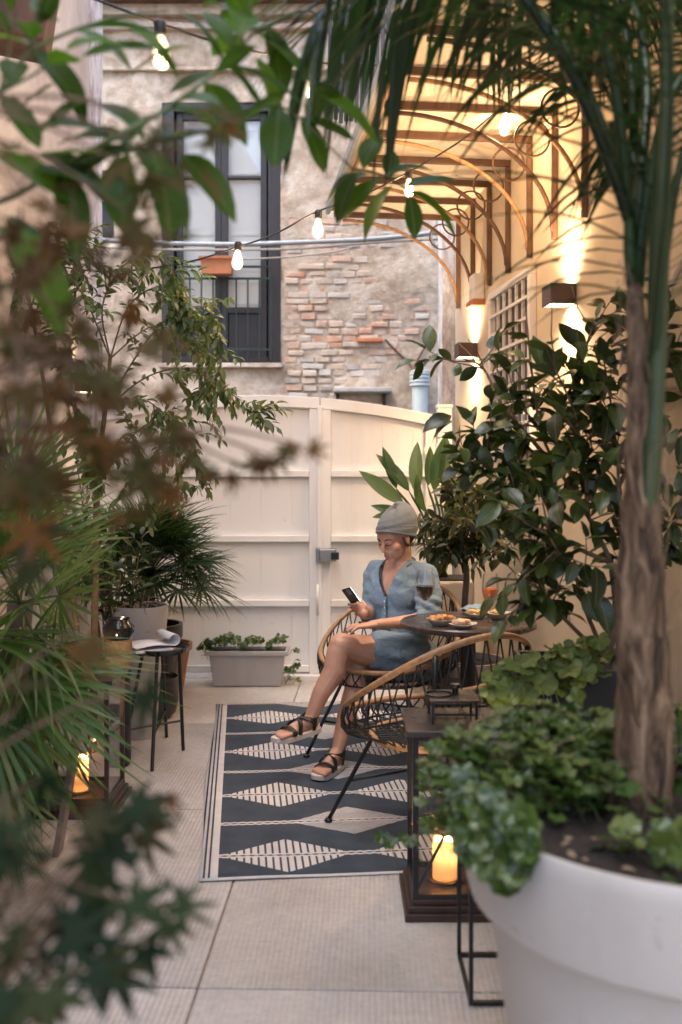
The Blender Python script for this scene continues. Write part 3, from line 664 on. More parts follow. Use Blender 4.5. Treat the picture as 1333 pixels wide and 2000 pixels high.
# terracotta box on the railing
fb = empty('flower_box', (bx(429), BD - .18, bz(545)), 'small orange terracotta flower box hanging on the balcony railing', 'flower box')
m2 = MB(); x0, x1, z0, z1 = bx(399), bx(460), bz(545), bz(512); y0, y1 = BD - .26, BD - .12
vs = [(x0 + .01, y0 + .01, z0), (x1 - .01, y0 + .01, z0), (x1 - .01, y1 - .01, z0), (x0 + .01, y1 - .01, z0), (x0, y0, z1), (x1, y0, z1), (x1, y1, z1), (x0, y1, z1)]
m2.add(vs, [(3, 2, 1, 0), (0, 1, 5, 4), (1, 2, 6, 5), (2, 3, 7, 6), (3, 0, 4, 7)])
m2.box(((x0 + x1) / 2, y0 - .005, z1 - .012), (x1 - x0 + .03, .012, .028)); m2.box(((x0 + x1) / 2, y1 + .005, z1 - .012), (x1 - x0 + .03, .012, .028))
m2.build('box', M_['terracotta'], fb, bevel=.004)
m2 = MB(); m2.box(((x0 + x1) / 2, (y0 + y1) / 2, z1 - .015), (x1 - x0 - .008, y1 - y0 - .008, .01)); m2.build('soil', M_['soil'], fb)
# small opening at the left of the old house
m2 = MB(); m2.box(((SWX0 + SWX1) / 2, BD + .15, (SWZ0 + SWZ1) / 2), (SWX1 - SWX0, .03, SWZ1 - SWZ0)); so_ = m2.build('small_window', M_['win_paint'], bh)
m2 = MB(); m2.box(((SWX0 + SWX1) / 2, BD + .13, (SWZ0 + SWZ1) / 2 + .1), (SWX1 - SWX0 - .05, .01, .02)); m2.build('glazing_bar', M_['white_paint'], so_)
# ledge slab with brackets, vent pipe, crack brackets
m2 = MB(); m2.box((bx(708), BD - .12, bz(765)), (bx(762) - bx(650), .26, .04)); lg = m2.build('ledge', mat('grey_cement', (.42, .38, .34), .85, .2, 8, .4, 50), bh, bevel=.008)
for px in (660, 750):
    m2 = MB(); m2.bar((bx(px), BD - .06, bz(770)), (bx(px), BD - .06, bz(806)), .03, .03, (0, 1, 0)); m2.build('bracket', M_['win_paint'], lg)
M_['pvc'] = mat('grey_green_pvc', (.50, .54, .52), .45, .08, 5)
vp = empty('vent_pipe', (bx(818), BD - .16, 0), 'pale grey vent pipe with ringed cap rising behind the gate', 'pipe')
prof = [(.070, 0), (.070, bz(757))]; m2 = MB(); m2.lathe(prof, 20, (bx(818), BD - .16, 0)); m2.build('pipe', M_['pvc'], vp, angle=40)
prof = []
zt = bz(729)
for k in range(4):
    z = bz(758) + k * (zt - bz(758)) / 4; prof += [(.078, z), (.092, z + .006), (.092, z + .024), (.078, z + .028)]
prof += [(.088, zt), (.07, zt + .012), (0.0, zt + .014)]
m2 = MB(); m2.lathe(prof, 20, (bx(818), BD - .16, 0)); m2.build('cap', M_['pvc'], vp, angle=40)
m2 = MB()
m2.tube(smoothpath([(bx(752), BD - .05, bz(664)), (bx(775), BD - .055, bz(688)), (bx(800), BD - .06, bz(712)), (bx(806), BD - .08, bz(727))], 4), .011, 6)
m2.tube(smoothpath([(bx(848), BD - .05, bz(652)), (bx(832), BD - .055, bz(675)), (bx(815), BD - .06, bz(705)), (bx(807), BD - .08, bz(726))], 4), .010, 6)
tag(m2.build('rusty_bracket', M_['old_wood'], smooth=True), 'rusty V-shaped iron stay on the plaster above the vent pipe', 'bracket')
# pipes and cables strung across the old front
M_['zinc'] = mat('zinc', (.30, .31, .32), .5, .15, 12, metal=.3)
M_['conduit'] = mat('conduit', (.33, .28, .24), .6, .2, 12)
cd = BD - .35
m2 = MB(); m2.tube(smoothpath([P(185, 468, cd), P(320, 474, cd), P(450, 477, cd), P(560, 474, cd), P(700, 468, cd), P(800, 460, cd), P(865, 452, cd)], 8), .022, 8)
tag(m2.build('pipe', M_['zinc'], smooth=True), 'grey metal pipe crossing in front of the balcony window', 'pipe')
m2 = MB(); m2.tube(smoothpath([P(185, 482, cd), P(330, 487, cd), P(560, 486, cd), P(720, 474, cd), P(865, 466, cd)], 8), .012, 6)
tag(m2.build('cable', M_['conduit'], smooth=True), 'brown cable running just under the grey pipe across the old front', 'cable')
m2 = MB(); m2.tube(smoothpath([P(380, 508, cd + .2), P(470, 506, cd + .2), P(560, 502, cd + .2), P(650, 492, cd + .2), P(690, 482, cd + .2)], 6), .008, 6)
tag(m2.build('thin_cable', M_['conduit'], smooth=True), 'thin pale cable sagging below the pipe beside the terracotta flower box', 'cable')
m2 = MB(); pts = []
for k in range(60):
    a = k * .33; pts.append(P(866, 455, 8.3) + Vector((.09 * math.cos(a) + .012 * math.sin(k), .02 * math.sin(a * .37), .13 * math.sin(a) + .01 * math.cos(k * 1.7))))
m2.tube(pts, .006, 5); tag(m2.build('cable_coil', M_['zinc'], smooth=True), 'loose coil of grey cable by the whitewashed pier', 'cable')
# ------------------------------------------------------------------ awning over the right wall
M_['canvas'] = wall_plaster('awning_canvas', (.64, .53, .39), (.70, .59, .45), (.74, .63, .49), .12)
M_['awn_wood'] = mat('awning_timber', (.10, .048, .026), .5, .35, 10, .3, 50, stretch=(1, .2, 1))
AZ = 3.12; AL = .88
aw = empty('awning', W(5.0, AZ, 0), 'long flat sand-coloured awning carried by scrolled brackets on the right wall', 'awning')
brk = [6.736 - .395 * k for k in range(13)]
for k, d in enumerate(brk[:-1]):
    d1 = brk[k + 1]; m2 = MB(); wbox(m2, d1 + .004, d - .004, AZ + .032, AZ + .048, 0, AL); m2.build('panel', M_['canvas'], aw)
m2 = MB(); m2.bar(W(brk[0] + .03, AZ + .045, AL + .02), W(brk[-1], AZ + .045, AL + .02), .03, .06); m2.build('gutter', M_['zinc'], aw, bevel=.005)
m2 = MB(); m2.bar(W(brk[0] + .03, AZ + .015, AL - .03), W(brk[-1], AZ + .015, AL - .03), .012, .03); m2.build('front_batten', M_['rattan'], aw)
for k, d in enumerate(brk):
    if d < 3.2 and k % 2: pass
    m2 = MB(); m2.bar(W(d, AZ + .010, .001), W(d, AZ + .010, AL - .04), .024, .036); b0 = m2.build('bracket', M_['awn_wood'], aw, bevel=.003)
    m2 = MB(); m2.bar(W(d, AZ - .014, .016), W(d, 2.52, .016), .026, .028, (0, 1, 0)); m2.build('wall_bar', M_['awn_wood'], b0, bevel=.003)
    m2 = MB(); pts = []
    for i in range(17):
        a = math.pi / 2 * i / 16
        pts.append(W(d, 2.56 + .535 * math.cos(a), .80 - .775 * math.sin(a)))
    m2.tube(pts, .011, 6); m2.build('brace', M_['awn_wood'] if k % 2 else M_['rattan'], b0, smooth=True)
    m2 = MB(); pts = [W(d, 3.0 + .085 * math.sin(2 * math.pi * i / 20), .125 + .085 * math.cos(2 * math.pi * i / 20)) for i in range(20)]
    m2.tube(pts, .006, 5, closed=True); m2.build('scroll', M_['awn_wood'], b0, smooth=True)

# dark reed screen hanging beyond the awning
sc = empty('reed_screen', P(705, 235, 6.98), 'dark grey slatted screen standing upright beyond the awning edge', 'screen')
M_['reed'] = mat('grey_reed', (.045, .05, .056), .75, .5, 30, .3, 80, stretch=(1, 1, .1))
for k in range(13):
    px = 646 + k * 10.2; m2 = MB(); a = P(px, 236 + ru(-6, 5), 7.02 + ru(-.01, .01)); b = P(px + ru(-2, 2), -120, 7.02)
    m2.bar(a, b, .031, .014, (0, 1, 0)); m2.build('slat', M_['reed'], sc, bevel=.004)
for py in (215, 60):
    m2 = MB(); m2.bar(P(640, py, 7.045), P(775, py, 7.045), .02, .03); m2.build('cross_batten', M_['reed'], sc)

# ------------------------------------------------------------------ up-and-down wall lamps
WARM = (1.0, .66, .36)
M_['lampglow'] = emit('lamp_diffuser', (1.0, .72, .42), 14.0)
M_['lampbody'] = mat('bronze_lamp_body', (.085, .050, .038), .4, .15, 20)
def sconce(center, rotz, nrm, label, power_up, power_dn, L_=.125, D=.12, Hh=.092):
    r = empty('wall_lamp', center, label, 'wall lamp', 'bronze box lamps on the courtyard walls')
    rm = rotm('Z', rotz); m2 = MB(); t = .006; nrm = Vector(nrm); c = Vector(center) + nrm * (D / 2 + .002)
    for sx in (-1, 1): m2.box(c + rm @ Vector((sx * (D / 2 - t / 2), 0, 0)), (t, L_, Hh), rm)
    for sy in (-1, 1): m2.box(c + rm @ Vector((0, sy * (L_ / 2 - t / 2), 0)), (D - 2 * t, t, Hh), rm)
    m2.build('body', M_['lampbody'], r)
    for s in (-1, 1):
        m2 = MB(); m2.box(c + Vector((0, 0, s * (Hh / 2 - .010))), (D - 2 * t - .002, L_ - 2 * t - .002, .004), rm); m2.build('diffuser', M_['lampglow'], r)
        l = bpy.data.lights.new('lamp_light', 'SPOT'); l.energy = power_up if s > 0 else power_dn; l.color = WARM; l.spot_size = R(150); l.spot_blend = 1.0; l.shadow_soft_size = .045
        lo = bpy.data.objects.new('lamp_light', l); COL.objects.link(lo); lo.parent = r; lo.location = c - Vector(center) + Vector((0, 0, s * (Hh / 2 + .004)))
        lo.rotation_euler = (0, 0, 0) if s < 0 else (R(180), 0, 0)
    return r
sconce(W(4.565, 2.215), WROT, WNRM, 'bronze box wall lamp on the cream wall just behind the palm trunk', 20, 20)
sconce(W(6.33, 2.18), WROT, WNRM, 'bronze box wall lamp on the cream wall beside the gate', 15, 15)
lp = P(183, 752, 6.0); lp.x = LWX(6.0) + .03
sconce(lp, 0, (1, 0, 0), 'box wall lamp glowing on the left wall behind the arching shrub', 5, 5)
# alarm box
ab = MB(); wbox(ab, 6.10, 6.22, 2.47, 2.63, .001, .07); abo = ab.build('alarm_box', M_['white_paint'], bevel=.008)
tag(abo, 'small white alarm box with an orange lens on the cream wall', 'alarm')
m2 = MB(); wbox(m2, 6.08, 6.24, 2.43, 2.468, .001, .085); m2.build('lens', M_['terracotta'], abo, bevel=.008)

# ------------------------------------------------------------------ string lights
M_['cablek'] = mat('black_cable', (.012, .012, .013), .5)
M_['bulb'] = None
def bulb_material():
    m, nt, b = nodes('bulb_glass'); nt.nodes.remove(b); L = nt.links
    t = N(nt, 'ShaderNodeBsdfTransparent'); t.inputs[0].default_value = (1, .93, .82, 1)
    g = N(nt, 'ShaderNodeBsdfGlossy'); g.inputs['Roughness'].default_value = .05
    lw = N(nt, 'ShaderNodeLayerWeight', i_Blend=.4); mi = N(nt, 'ShaderNodeMixShader'); L.new(lw.outputs['Facing'], mi.inputs[0])
    L.new(t.outputs[0], mi.inputs[1]); L.new(g.outputs[0], mi.inputs[2])
    e = N(nt, 'ShaderNodeEmission'); e.inputs[0].default_value = (1, .74, .45, 1); e.inputs[1].default_value = .2
    ad = N(nt, 'ShaderNodeAddShader'); L.new(mi.outputs[0], ad.inputs[0]); L.new(e.outputs[0], ad.inputs[1])
    L.new(ad.outputs[0], nt.nodes['Material Output'].inputs[0]); return m
M_['bulb'] = bulb_material(); M_['filament'] = emit('filament', (1, .62, .28), 6.0)
bprof = [(.013, 0), (.016, -.012), (.024, -.032), (.030, -.058), (.031, -.072), (.026, -.090), (.014, -.101), (0, -.104)]
bulb_me = (lambda m: m.mesh('bulb', M_['bulb'], smooth=True))(MB().lathe([(r, z) for r, z in bprof][::-1], 16))
def fil():
    m = MB()
    for k in range(5):
        a = 2 * math.pi * k / 5; m.tube([(.005 * math.cos(a), .005 * math.sin(a), -.015), (.011 * math.cos(a), .011 * math.sin(a), -.075)], .0011, 4)
    return m.mesh('filament', M_['filament'])
fil_me = fil()
sock_me = MB().lathe([(0, .045), (.012, .043), (.019, .036), (.019, .006), (.016, -.004), (0, -.004)][::-1], 14).mesh('socket', M_['cablek'], smooth=True)
def string_light(label, pts, bulbs):
    path = smoothpath([P(*p) for p in pts], 10); r = empty('string_light', path[0], label, 'string lights')
    m2 = MB(); m2.tube(path, .0045, 6); m2.build('cable', M_['cablek'], r, smooth=True)
    for (px, py, d, s) in bulbs:
        p = P(px, py, d); M = Matrix.Translation(p) @ rotm('X', ru(-.1, .1)).to_4x4() @ rotm('Y', ru(-.12, .12)).to_4x4() @ Matrix.Scale(s, 4)
        so = put('socket', sock_me, r, M); 
        for nme, me in (('bulb', bulb_me), ('filament', fil_me)):
            o = bpy.data.objects.new(nme, me); COL.objects.link(o); o.parent = so
        l = bpy.data.lights.new('bulb_light', 'POINT'); l.energy = 2.8; l.color = WARM; l.shadow_soft_size = .03
        lo = bpy.data.objects.new('bulb_light', l); COL.objects.link(lo); lo.parent = so; lo.location = (0, 0, -.05)
string_light('festoon cable with bulbs running from the top left corner to the awning', [(60, -50, 2.9), (185, -3, 2.95), (312, 45, 3.0), (455, 90, 3.3), (608, 120, 3.9), (740, 126, 4.4), (900, 112, 4.7), (1030, 95, 4.75), (1105, 60, 4.6)],
             [(314, 68, 3.0, 1.0), (610, 148, 3.9, 1.05), (1023, 133, 4.75, 1.0)])
string_light('lower festoon cable with bulbs sagging from the awning to the left', [(1110, 150, 4.7), (990, 205, 4.8), (900, 275, 4.85), (800, 335, 4.9), (710, 380, 4.9), (620, 413, 4.9), (540, 455, 4.9), (465, 482, 4.9), (350, 515, 5.0), (200, 530, 5.2), (60, 510, 5.5)],
             [(989, 223, 4.8, 1.0), (799, 349, 4.9, .9), (622, 426, 4.9, .95), (465, 488, 4.9, .95)])
# ------------------------------------------------------------------ rattan chairs
M_['cord'] = mat('black_cord', (.010, .010, .011), .55, .2, 60)
def rim_pt(t, k=1.0):      # t=0 at the back (+y), pi at the front
    c = math.cos(t); bk = (1 + c) / 2
    return Vector((.355 * math.sin(t) * k, (.345 * c + .01) * k, .45 + .36 * bk ** 1.6))
def ring_pt(t): return Vector((.235 * math.sin(t), .235 * math.cos(t) - .02, .375))
def side_pt(t, u):          # basket surface between seat ring (u=0) and rim (u=1)
    a, b = ring_pt(t), rim_pt(t); p = a.lerp(b, u); o = Vector((math.sin(t), math.cos(t), 0)) * .055 * math.sin(math.pi * u); o.z = -.03 * math.sin(math.pi * u)
    return p + o
def wrapped(pts, r, n, closed=True):
    m = MB(); rs = [r * (1 + .06 * (i % 2)) for i in range(len(pts))]; m.tube(pts, rs, n, closed=closed); return m
def chair(loc, rotz, label):
    r = empty('rattan_chair', loc, label, 'chair', 'round rattan and cord chairs at the bistro table')
    r.rotation_euler.z = rotz
    def bd(m, n, mt, smooth=True, par=None):
        me = m.mesh(n, mt, smooth=smooth); o = bpy.data.objects.new(n, me); COL.objects.link(o); o.parent = par or r; return o
    bd(wrapped([rim_pt(2 * math.pi * i / 180) for i in range(180)], .0122, 10), 'rim', M_['rattan'])
    bd(wrapped([ring_pt(2 * math.pi * i / 120) for i in range(120)], .0125, 8), 'seat_ring', M_['rattan'])
    m = MB(); n = 36
    for i in range(n):
        t = 2 * math.pi * i / n
        for s in (-1, 1):
            m.tube([side_pt(t + s * .26 * u, u) for u in (0, .25, .5, .75, 1)], .0036, 5)
    bd(m, 'woven_cords', M_['cord'])
    m = MB()
    for i in range(15):        # seat web
        x = -.215 + .43 * i / 14; h = math.sqrt(max(0, .232 ** 2 - x * x))
        m.tube([(x, -h - .02, .375), (x * .9, -.02, .352), (x, h - .02, .375)], .0042, 5); m.tube([(-h, x - .02, .377), (0, x * .9 - .02, .355), (h, x - .02, .377)], .0042, 5)
    bd(m, 'seat_web', M_['cord'])
    m = MB(); m.tube([side_pt(2 * math.pi * i / 72, .5) for i in range(72)], .0045, 6, closed=True); bd(m, 'hoop', M_['black_metal'])
    for t in (.62, -.62, 1.9, -1.9):
        m = MB(); m.tube([side_pt(t, u) + Vector((math.sin(t), math.cos(t), 0)) * .006 for u in (0, .2, .4, .6, .8, .98)], .0095, 8); bd(m, 'upright', M_['black_metal'])
    feet = []
    for sx in (-1, 1):
        for sy in (-1, 1):
            top = Vector((sx * .175, sy * .15 - .02, .358)); ft = Vector((sx * .30, sy * .31, .006)); feet.append(ft)
            m = MB(); m.tube(smoothpath([(0, sy * .16 - .02, .362), (sx * .13, sy * .155 - .02, .362), top, top.lerp(ft, .12), ft], 5), .0085, 8); lg = bd(m, 'leg', M_['black_metal'])
            m = MB(); m.lathe([(.016, 0), (.016, .008), (.01, .014), (0, .015)], 12, ft - Vector((0, 0, .006))); bd(m, 'foot', M_['black_metal'], par=lg)
    for sy in (-1, 1):
        m = MB(); z = .17; f = .55; y = sy * (.15 + .16 * f) - .01; x = .175 + .125 * f; m.tube([(-x, y, z), (x, y, z)], .006, 6); bd(m, 'stretcher', M_['black_metal'])
    return r
# local -y is the front; facing (fx, fy)
def face_rot(fx, fy): return math.atan2(fy, fx) + math.pi / 2
chair((.365, 3.86, 0.010), face_rot(-.50, .86), 'empty rattan chair in the foreground turned away from the camera')
chair((.245, 5.0, 0.010), face_rot(-.50, -.86), 'rattan chair by the gate that the woman sits in')

# ------------------------------------------------------------------ bistro table and what stands on it
TC = Vector((.575, 4.50, 0)); TZ = .735
tb = empty('bistro_table', TC, 'round dark bistro table between the two rattan chairs', 'table')
M_['table'] = mat('table_laminate', (.055, .040, .033), .28, .12, 6, .05, 120)
m2 = MB(); m2.lathe([(0, TZ - .028), (.296, TZ - .028), (.306, TZ - .022), (.306, TZ - .006), (.300, TZ), (0, TZ)], 64, TC); m2.build('table_top', M_['table'], tb, angle=30)
m2 = MB(); m2.lathe([(.035, .02), (.035, TZ - .03)], 16, TC); m2.build('column', M_['black_metal'], tb, angle=40)
m2 = MB(); m2.lathe([(.21, .012), (.21, .022), (.05, .035), (.036, .06), (0, .06)], 40, TC); m2.build('base', M_['black_metal'], tb, angle=30)
def on_table(px, py): 
    return PF(px, py, TZ + .001)
def lathe_thing(name, parts, loc, label, cat, group=None):
    r = empty(name, loc, label, cat, group)
    for nme, prof, mt, n in parts:
        m = MB(); m.lathe(prof, n, loc); m.build(nme, mt, r, angle=50)
    return r
wine = mat('red_wine', (.010, .0015, .0015), .12, .1, 5); spritz = mat('orange_spritz', (.80, .23, .07), .1, .1, 5)
M_['spritz'] = spritz
g1 = on_table(831, 1216)
def glass_prof(h, rb, rm, stem): 
    return [(.036, 0), (.036, .002), (.006, .006), (.0038, .02), (.0036, stem), (.008, stem + .006), (rm * .72, stem + .035), (rm, stem + .075), (rm * .97, stem + .11), (rb, h), (rb - .0012, h), (rm * .95, stem + .11), (rm - .002, stem + .075), (rm * .68, stem + .038), (.004, stem + .011), (0, stem + .010)]
lathe_thing('wine_glass', [('glass', glass_prof(.232, .034, .0445, .085), M_['glass'], 28), ('wine', [(0, .098), (.008, .1), (.028, .121), (.041, .158), (.0413, .163), (0, .163)], wine, 24)], g1, 'tall stemmed glass half full of dark red wine', 'glass')
g2 = on_table(958, 1228)
lathe_thing('spritz_glass', [('glass', glass_prof(.235, .031, .0365, .085), M_['glass'], 28), ('drink', [(0, .098), (.007, .1), (.023, .121), (.0335, .158), (.0345, .172), (0, .172)], spritz, 24)], g2, 'stemmed glass holding a bright orange drink', 'glass')
M_['ceramic'] = mat('speckled_ceramic', (.46, .42, .38), .35, .2, 50)
M_['pastry'] = mat('baked_pastry', (.44, .22, .085), .7, .45, 50, .8, 90)
M_['ham'] = mat('pale_food', (.62, .42, .28), .6, .3, 50, .6, 90)
M_['chips'] = mat('golden_chips', (.58, .37, .12), .6, .3, 50, .5, 90)
M_['napkin'] = mat('blue_grey_napkin', (.20, .27, .34), .85, .15, 40, .3, 200)
def dish(name, loc, a, b, h, rot, label, cat, food=None, nfood=0, fsize=.02, foodname='food'):
    r = empty(name, loc, label, cat, 'small dishes of snacks on the bistro table')
    rm = rotm('Z', rot); m = MB(); m.lathe([(0, .002), (.55, .002), (.62, .004), (.97, h), (1.0, h + .002), (.985, h + .004), (.93, h), (.58, .010), (0, .010)], 36)
    m.v = [loc + rm @ Vector((v.x * a, v.y * b, v.z + (.35 * h * (abs(v.x) ** 2.5) if v.z > h * .6 else 0))) for v in m.v]
    m.build('bowl', M_['ceramic'], r, angle=50)
    for k in range(nfood):
        an, q = ru(0, 6.28), math.sqrt(rnd()) * .62; p = loc + rm @ Vector((math.cos(an) * a * q, math.sin(an) * b * q, .012 + h * .62 + (1 - q) * .012))
        m = MB(); m.ell(p, (fsize * ru(.8, 1.3), fsize * ru(.6, .9), fsize * ru(.35, .6)), (rotm('Z', ru(0, 6)) @ rotm('X', ru(-.6, .6))), 10, 7)
        m.v = [v + rvec() * .0014 for v in m.v]; m.build(foodname, food, r, smooth=True)
dish('oval_dish', on_table(862, 1222), .066, .048, .024, .1, 'oval dish heaped with baked pastries next to the red wine', 'dish', M_['pastry'], 9, .025, 'pastry')
dish('oval_plate', on_table(905, 1227), .066, .044, .014, .35, 'shallow plate of pale sliced snacks in the middle of the table', 'plate', M_['ham'], 8, .022, 'slice')
dish('chip_bowl', on_table(931, 1208), .056, .045, .020, .2, 'small bowl with a golden snack under a blue napkin', 'bowl', M_['chips'], 8, .02, 'chip')
dish('snack_bowl', on_table(972, 1209), .062, .050, .024, 0, 'rounded bowl at the back right of the bistro table', 'bowl', M_['chips'], 5, .018, 'chip')
m2 = MB(); nn = 9; vs = []; np_ = on_table(929, 1199) + Vector((0, 0, .022))
for j in range(nn):
    for i in range(nn):
        u, v = i / (nn - 1) - .5, j / (nn - 1) - .5
        vs.append(np_ + Vector((u * .13 + v * .03, v * .09, .022 * math.cos(u * 3) * math.cos(v * 2.5) + .006 * math.sin(u * 19 + v * 7))))
m2.add(vs, [(j * nn + i, j * nn + i + 1, (j + 1) * nn + i + 1, (j + 1) * nn + i) for j in range(nn - 1) for i in range(nn - 1)])
np_o = m2.build('napkin', M_['napkin'], smooth=True); sm_ = np_o.modifiers.new('t', 'SOLIDIFY'); sm_.thickness = .002
tag(np_o, 'crumpled blue-grey napkin lying over the snack bowls', 'napkin')

# ------------------------------------------------------------------ candle lanterns
def candle_material():
    m, nt, b = nodes('wax'); L = nt.links; b.inputs['Base Color'].default_value = (.80, .66, .46, 1); b.inputs['Roughness'].default_value = .5
    t = N(nt, 'ShaderNodeBsdfTranslucent'); t.inputs[0].default_value = (.98, .82, .60, 1); mi = N(nt, 'ShaderNodeMixShader', i_0=.5)
    L.new(b.outputs[0], mi.inputs[1]); L.new(t.outputs[0], mi.inputs[2]); L.new(mi.outputs[0], nt.nodes['Material Output'].inputs[0]); return m
M_['wax'] = candle_material(); M_['flame'] = emit('candle_flame', (1.0, .55, .18), 60.0)
M_['lantern_wood'] = mat('lantern_dark_wood', (.045, .022, .017), .45, .3, 12, .15, 50)
def lantern(x0, y0, s, h, label, posts, braces, cdl, ener):
    r = empty('lantern', (x0 + s / 2, y0 + s / 2, 0), label, 'lantern', 'candle lanterns on the paving'); c = Vector((x0 + s / 2, y0 + s / 2, 0))
    m = MB(); m.box(c + Vector((0, 0, .012)), (s, s, .024)); m.build('plinth', M_['lantern_wood'], r, bevel=.003)
    m = MB(); m.box(c + Vector((0, 0, .0335)), (s - .025, s - .025, .019)); m.build('plinth_step', M_['lantern_wood'], r, bevel=.003)
    m = MB(); m.box(c + Vector((0, 0, .0515)), (s - .05, s - .05, .017)); m.build('plinth_step', M_['lantern_wood'], r, bevel=.003)
    q = s / 2 - .035; zb, zt = .0602, h - .02
    for sx in (-1, 1):
        for sy in (-1, 1):
            m = MB(); m.box(c + Vector((sx * q, sy * q, (zb + zt) / 2)), (.018, .018, zt - zb)); m.build('post', posts, r, bevel=.002)
    for z in (zb + .008, zt - .008):
        for sy in (-1, 1):
            m = MB(); m.box(c + Vector((0, sy * q, z)), (2 * q - .0185, .012, .015)); m.build('frame_rail', M_['black_metal'], r)
            m = MB(); m.box(c + Vector((sy * q, 0, z)), (.012, 2 * q - .0185, .015)); m.build('frame_rail', M_['black_metal'], r)
    for k, (dx, dy) in enumerate(((0, -1), (0, 1), (-1, 0), (1, 0))):
        m = MB(); sz = (2 * q - .02, .002, zt - zb - .035) if dx == 0 else (.002, 2 * q - .02, zt - zb - .035)
        m.box(c + Vector((dx * q, dy * q, (zb + zt) / 2)), sz); m.build('pane', M_['glass'], r)
    m = MB(); m.box(c + Vector((0, 0, h - .010)), (s - .012, s - .012, .0195)); m.build('lid', M_['table'], r, bevel=.003)
    # vent house and ring
    w = .075; vz = h; vh = None
    for sx in (-1, 1):
        for sy in (-1, 1):
            m = MB(); m.box(c + Vector((sx * (w - .005), sy * (w - .005), vz + .035)), (.008, .008, .07)); vp_ = m.build('vent_post', M_['black_metal'], r)
    m = MB(); m.box(c + Vector((0, 0, vz + .0745)), (2 * w + .012, 2 * w + .012, .009)); m.build('vent_cap', M_['table'], r, bevel=.002)
    for sy in (-1, 1): m = MB(); m.box(c + Vector((0, sy * (w - .005), vz + .03)), (2 * w - .02, .006, .006)); m.build('vent_bar', M_['black_metal'], r)
    m = MB(); m.tube([c + Vector((-.045 + .045 * math.cos(a / 24 * 6.283), .045 * math.sin(a / 24 * 6.283), vz + .083)) for a in range(24)], .0035, 6, closed=True); m.build('ring', M_['black_metal'], r, smooth=True)
    m = MB(); m.lathe([(.010, vz + .079), (.010, vz + .10), (.018, vz + .104), (.016, vz + .115), (0, vz + .118)], 12, c + Vector((.01, 0, 0))); m.build('knob', M_['black_metal'], r, angle=40)
    for a, b in braces:
        m = MB(); m.tube([c + Vector(a), c + Vector(b)], .006, 6); m.build('brace', M_['black_metal'], r)
    # candle (stands in the lantern: a thing of its own)
    cc = c + Vector((cdl[0], cdl[1], .0602)); H_ = cdl[2]
    cr = empty('candle', cc, cdl[3], 'candle', 'pillar candles in the lanterns')
    m = MB(); m.lathe([(.055, 0), (.06, .004), (.06, .008), (.05, .006), (0, .006)], 24, cc); m.build('tray', M_['black_metal'], cr, angle=40)
    m = MB(); pr = [(.0, .007), (.042, .007), (.043, .02), (.043, H_ - .006), (.040, H_), (.035, H_ - .006), (.033, H_ - .055), (.02, H_ - .066), (0, H_ - .067)]; m.lathe(pr, 28, cc)
    m.v = [v + (Vector((0, 0, .006 * math.sin(3 * math.atan2(v.y - cc.y, v.x - cc.x)))) if v.z - cc.z > H_ - .01 else Vector()) for v in m.v]; m.build('wax', M_['wax'], cr, smooth=True)
    m = MB(); m.lathe([(0, -.004), (.005, .003), (.0065, .012), (.004, .024), (.0012, .034), (0, .036)], 12, cc + Vector((0, 0, H_ - .030))); m.build('flame', M_['flame'], cr, smooth=True)
    m = MB(); m.tube([cc + Vector((0, 0, H_ - .066)), cc + Vector((0, 0, H_ - .03))], .0012, 5); m.build('wick', M_['black_metal'], cr)
    l = bpy.data.lights.new('candle_light', 'POINT'); l.energy = ener; l.color = (1, .64, .34); l.shadow_soft_size = .008
    lo = bpy.data.objects.new('candle_light', l); COL.objects.link(lo); lo.parent = cr; lo.location = (.012, -.008, H_ - .028)
lantern(.200, 3.10, .33, .595, 'dark wooden lantern with a flat lid standing at the front corner of the rug', M_['black_metal'], [((-.12, -.08, .07), (-.035, -.10, .25)), ((-.02, .12, .07), (.10, .12, .5))], (-.02, .02, .135, 'glowing pillar candle in the lantern half hidden by the geranium'), 5)
lantern(-1.28, 4.02, .36, .56, 'dark lantern glowing on the floor under the left fan palm', M_['lantern_wood'], [((-.02, -.13, .30), (.09, -.13, .08))], (-.01, .0, .15, 'glowing pillar candle in the lantern under the fan palm'), 5)
pk = MB(); pk.bar(PF(112, 1668), P(158, 1395, 3.62), .075, .022, (1, 0, 0)); tag(pk.build('plank', mat('grey_pink_wood', (.22, .16, .14), .75, .25, 9, .3, 60, stretch=(1, 1, .2)), bevel=.003), 'pale weathered plank leaning among the palm leaves beside the lantern', 'plank')

# ------------------------------------------------------------------ wire plant stand by the big pot
ws = empty('wire_stand', (.48, 2.74, 0), 'thin black wire plant stand between the lantern and the large white pot', 'plant stand')
x0, x1, y0, y1, zt = .342, .62, 2.617, 2.88, .50; t = .011
for x in (x0, x1):
    for y in (y0, y1):
        m2 = MB(); m2.box((x, y, zt / 2 + .002), (t, t, zt - .004)); m2.build('leg', M_['black_metal'], ws)
for z in (.0075, zt + .0045):
    for y in (y0, y1): m2 = MB(); m2.box(((x0 + x1) / 2, y, z), (x1 - x0 - t - .001, t, t)); m2.build('rail', M_['black_metal'], ws)
    for x in (x0, x1): m2 = MB(); m2.box((x, (y0 + y1) / 2, z), (t, y1 - y0 - t - .001, t)); m2.build('rail', M_['black_metal'], ws)
pc = Vector((.485, 2.75, zt + .012))
m2 = MB(); m2.lathe([(0, 0), (.10, 0), (.125, .17), (.132, .17), (.132, .185), (.118, .185), (.115, .165), (0, .16)], 28, pc)
dp = m2.build('black_pot', M_['black_metal'], angle=40); tag(dp, 'round black pot on the wire stand under the geranium leaves', 'pot')

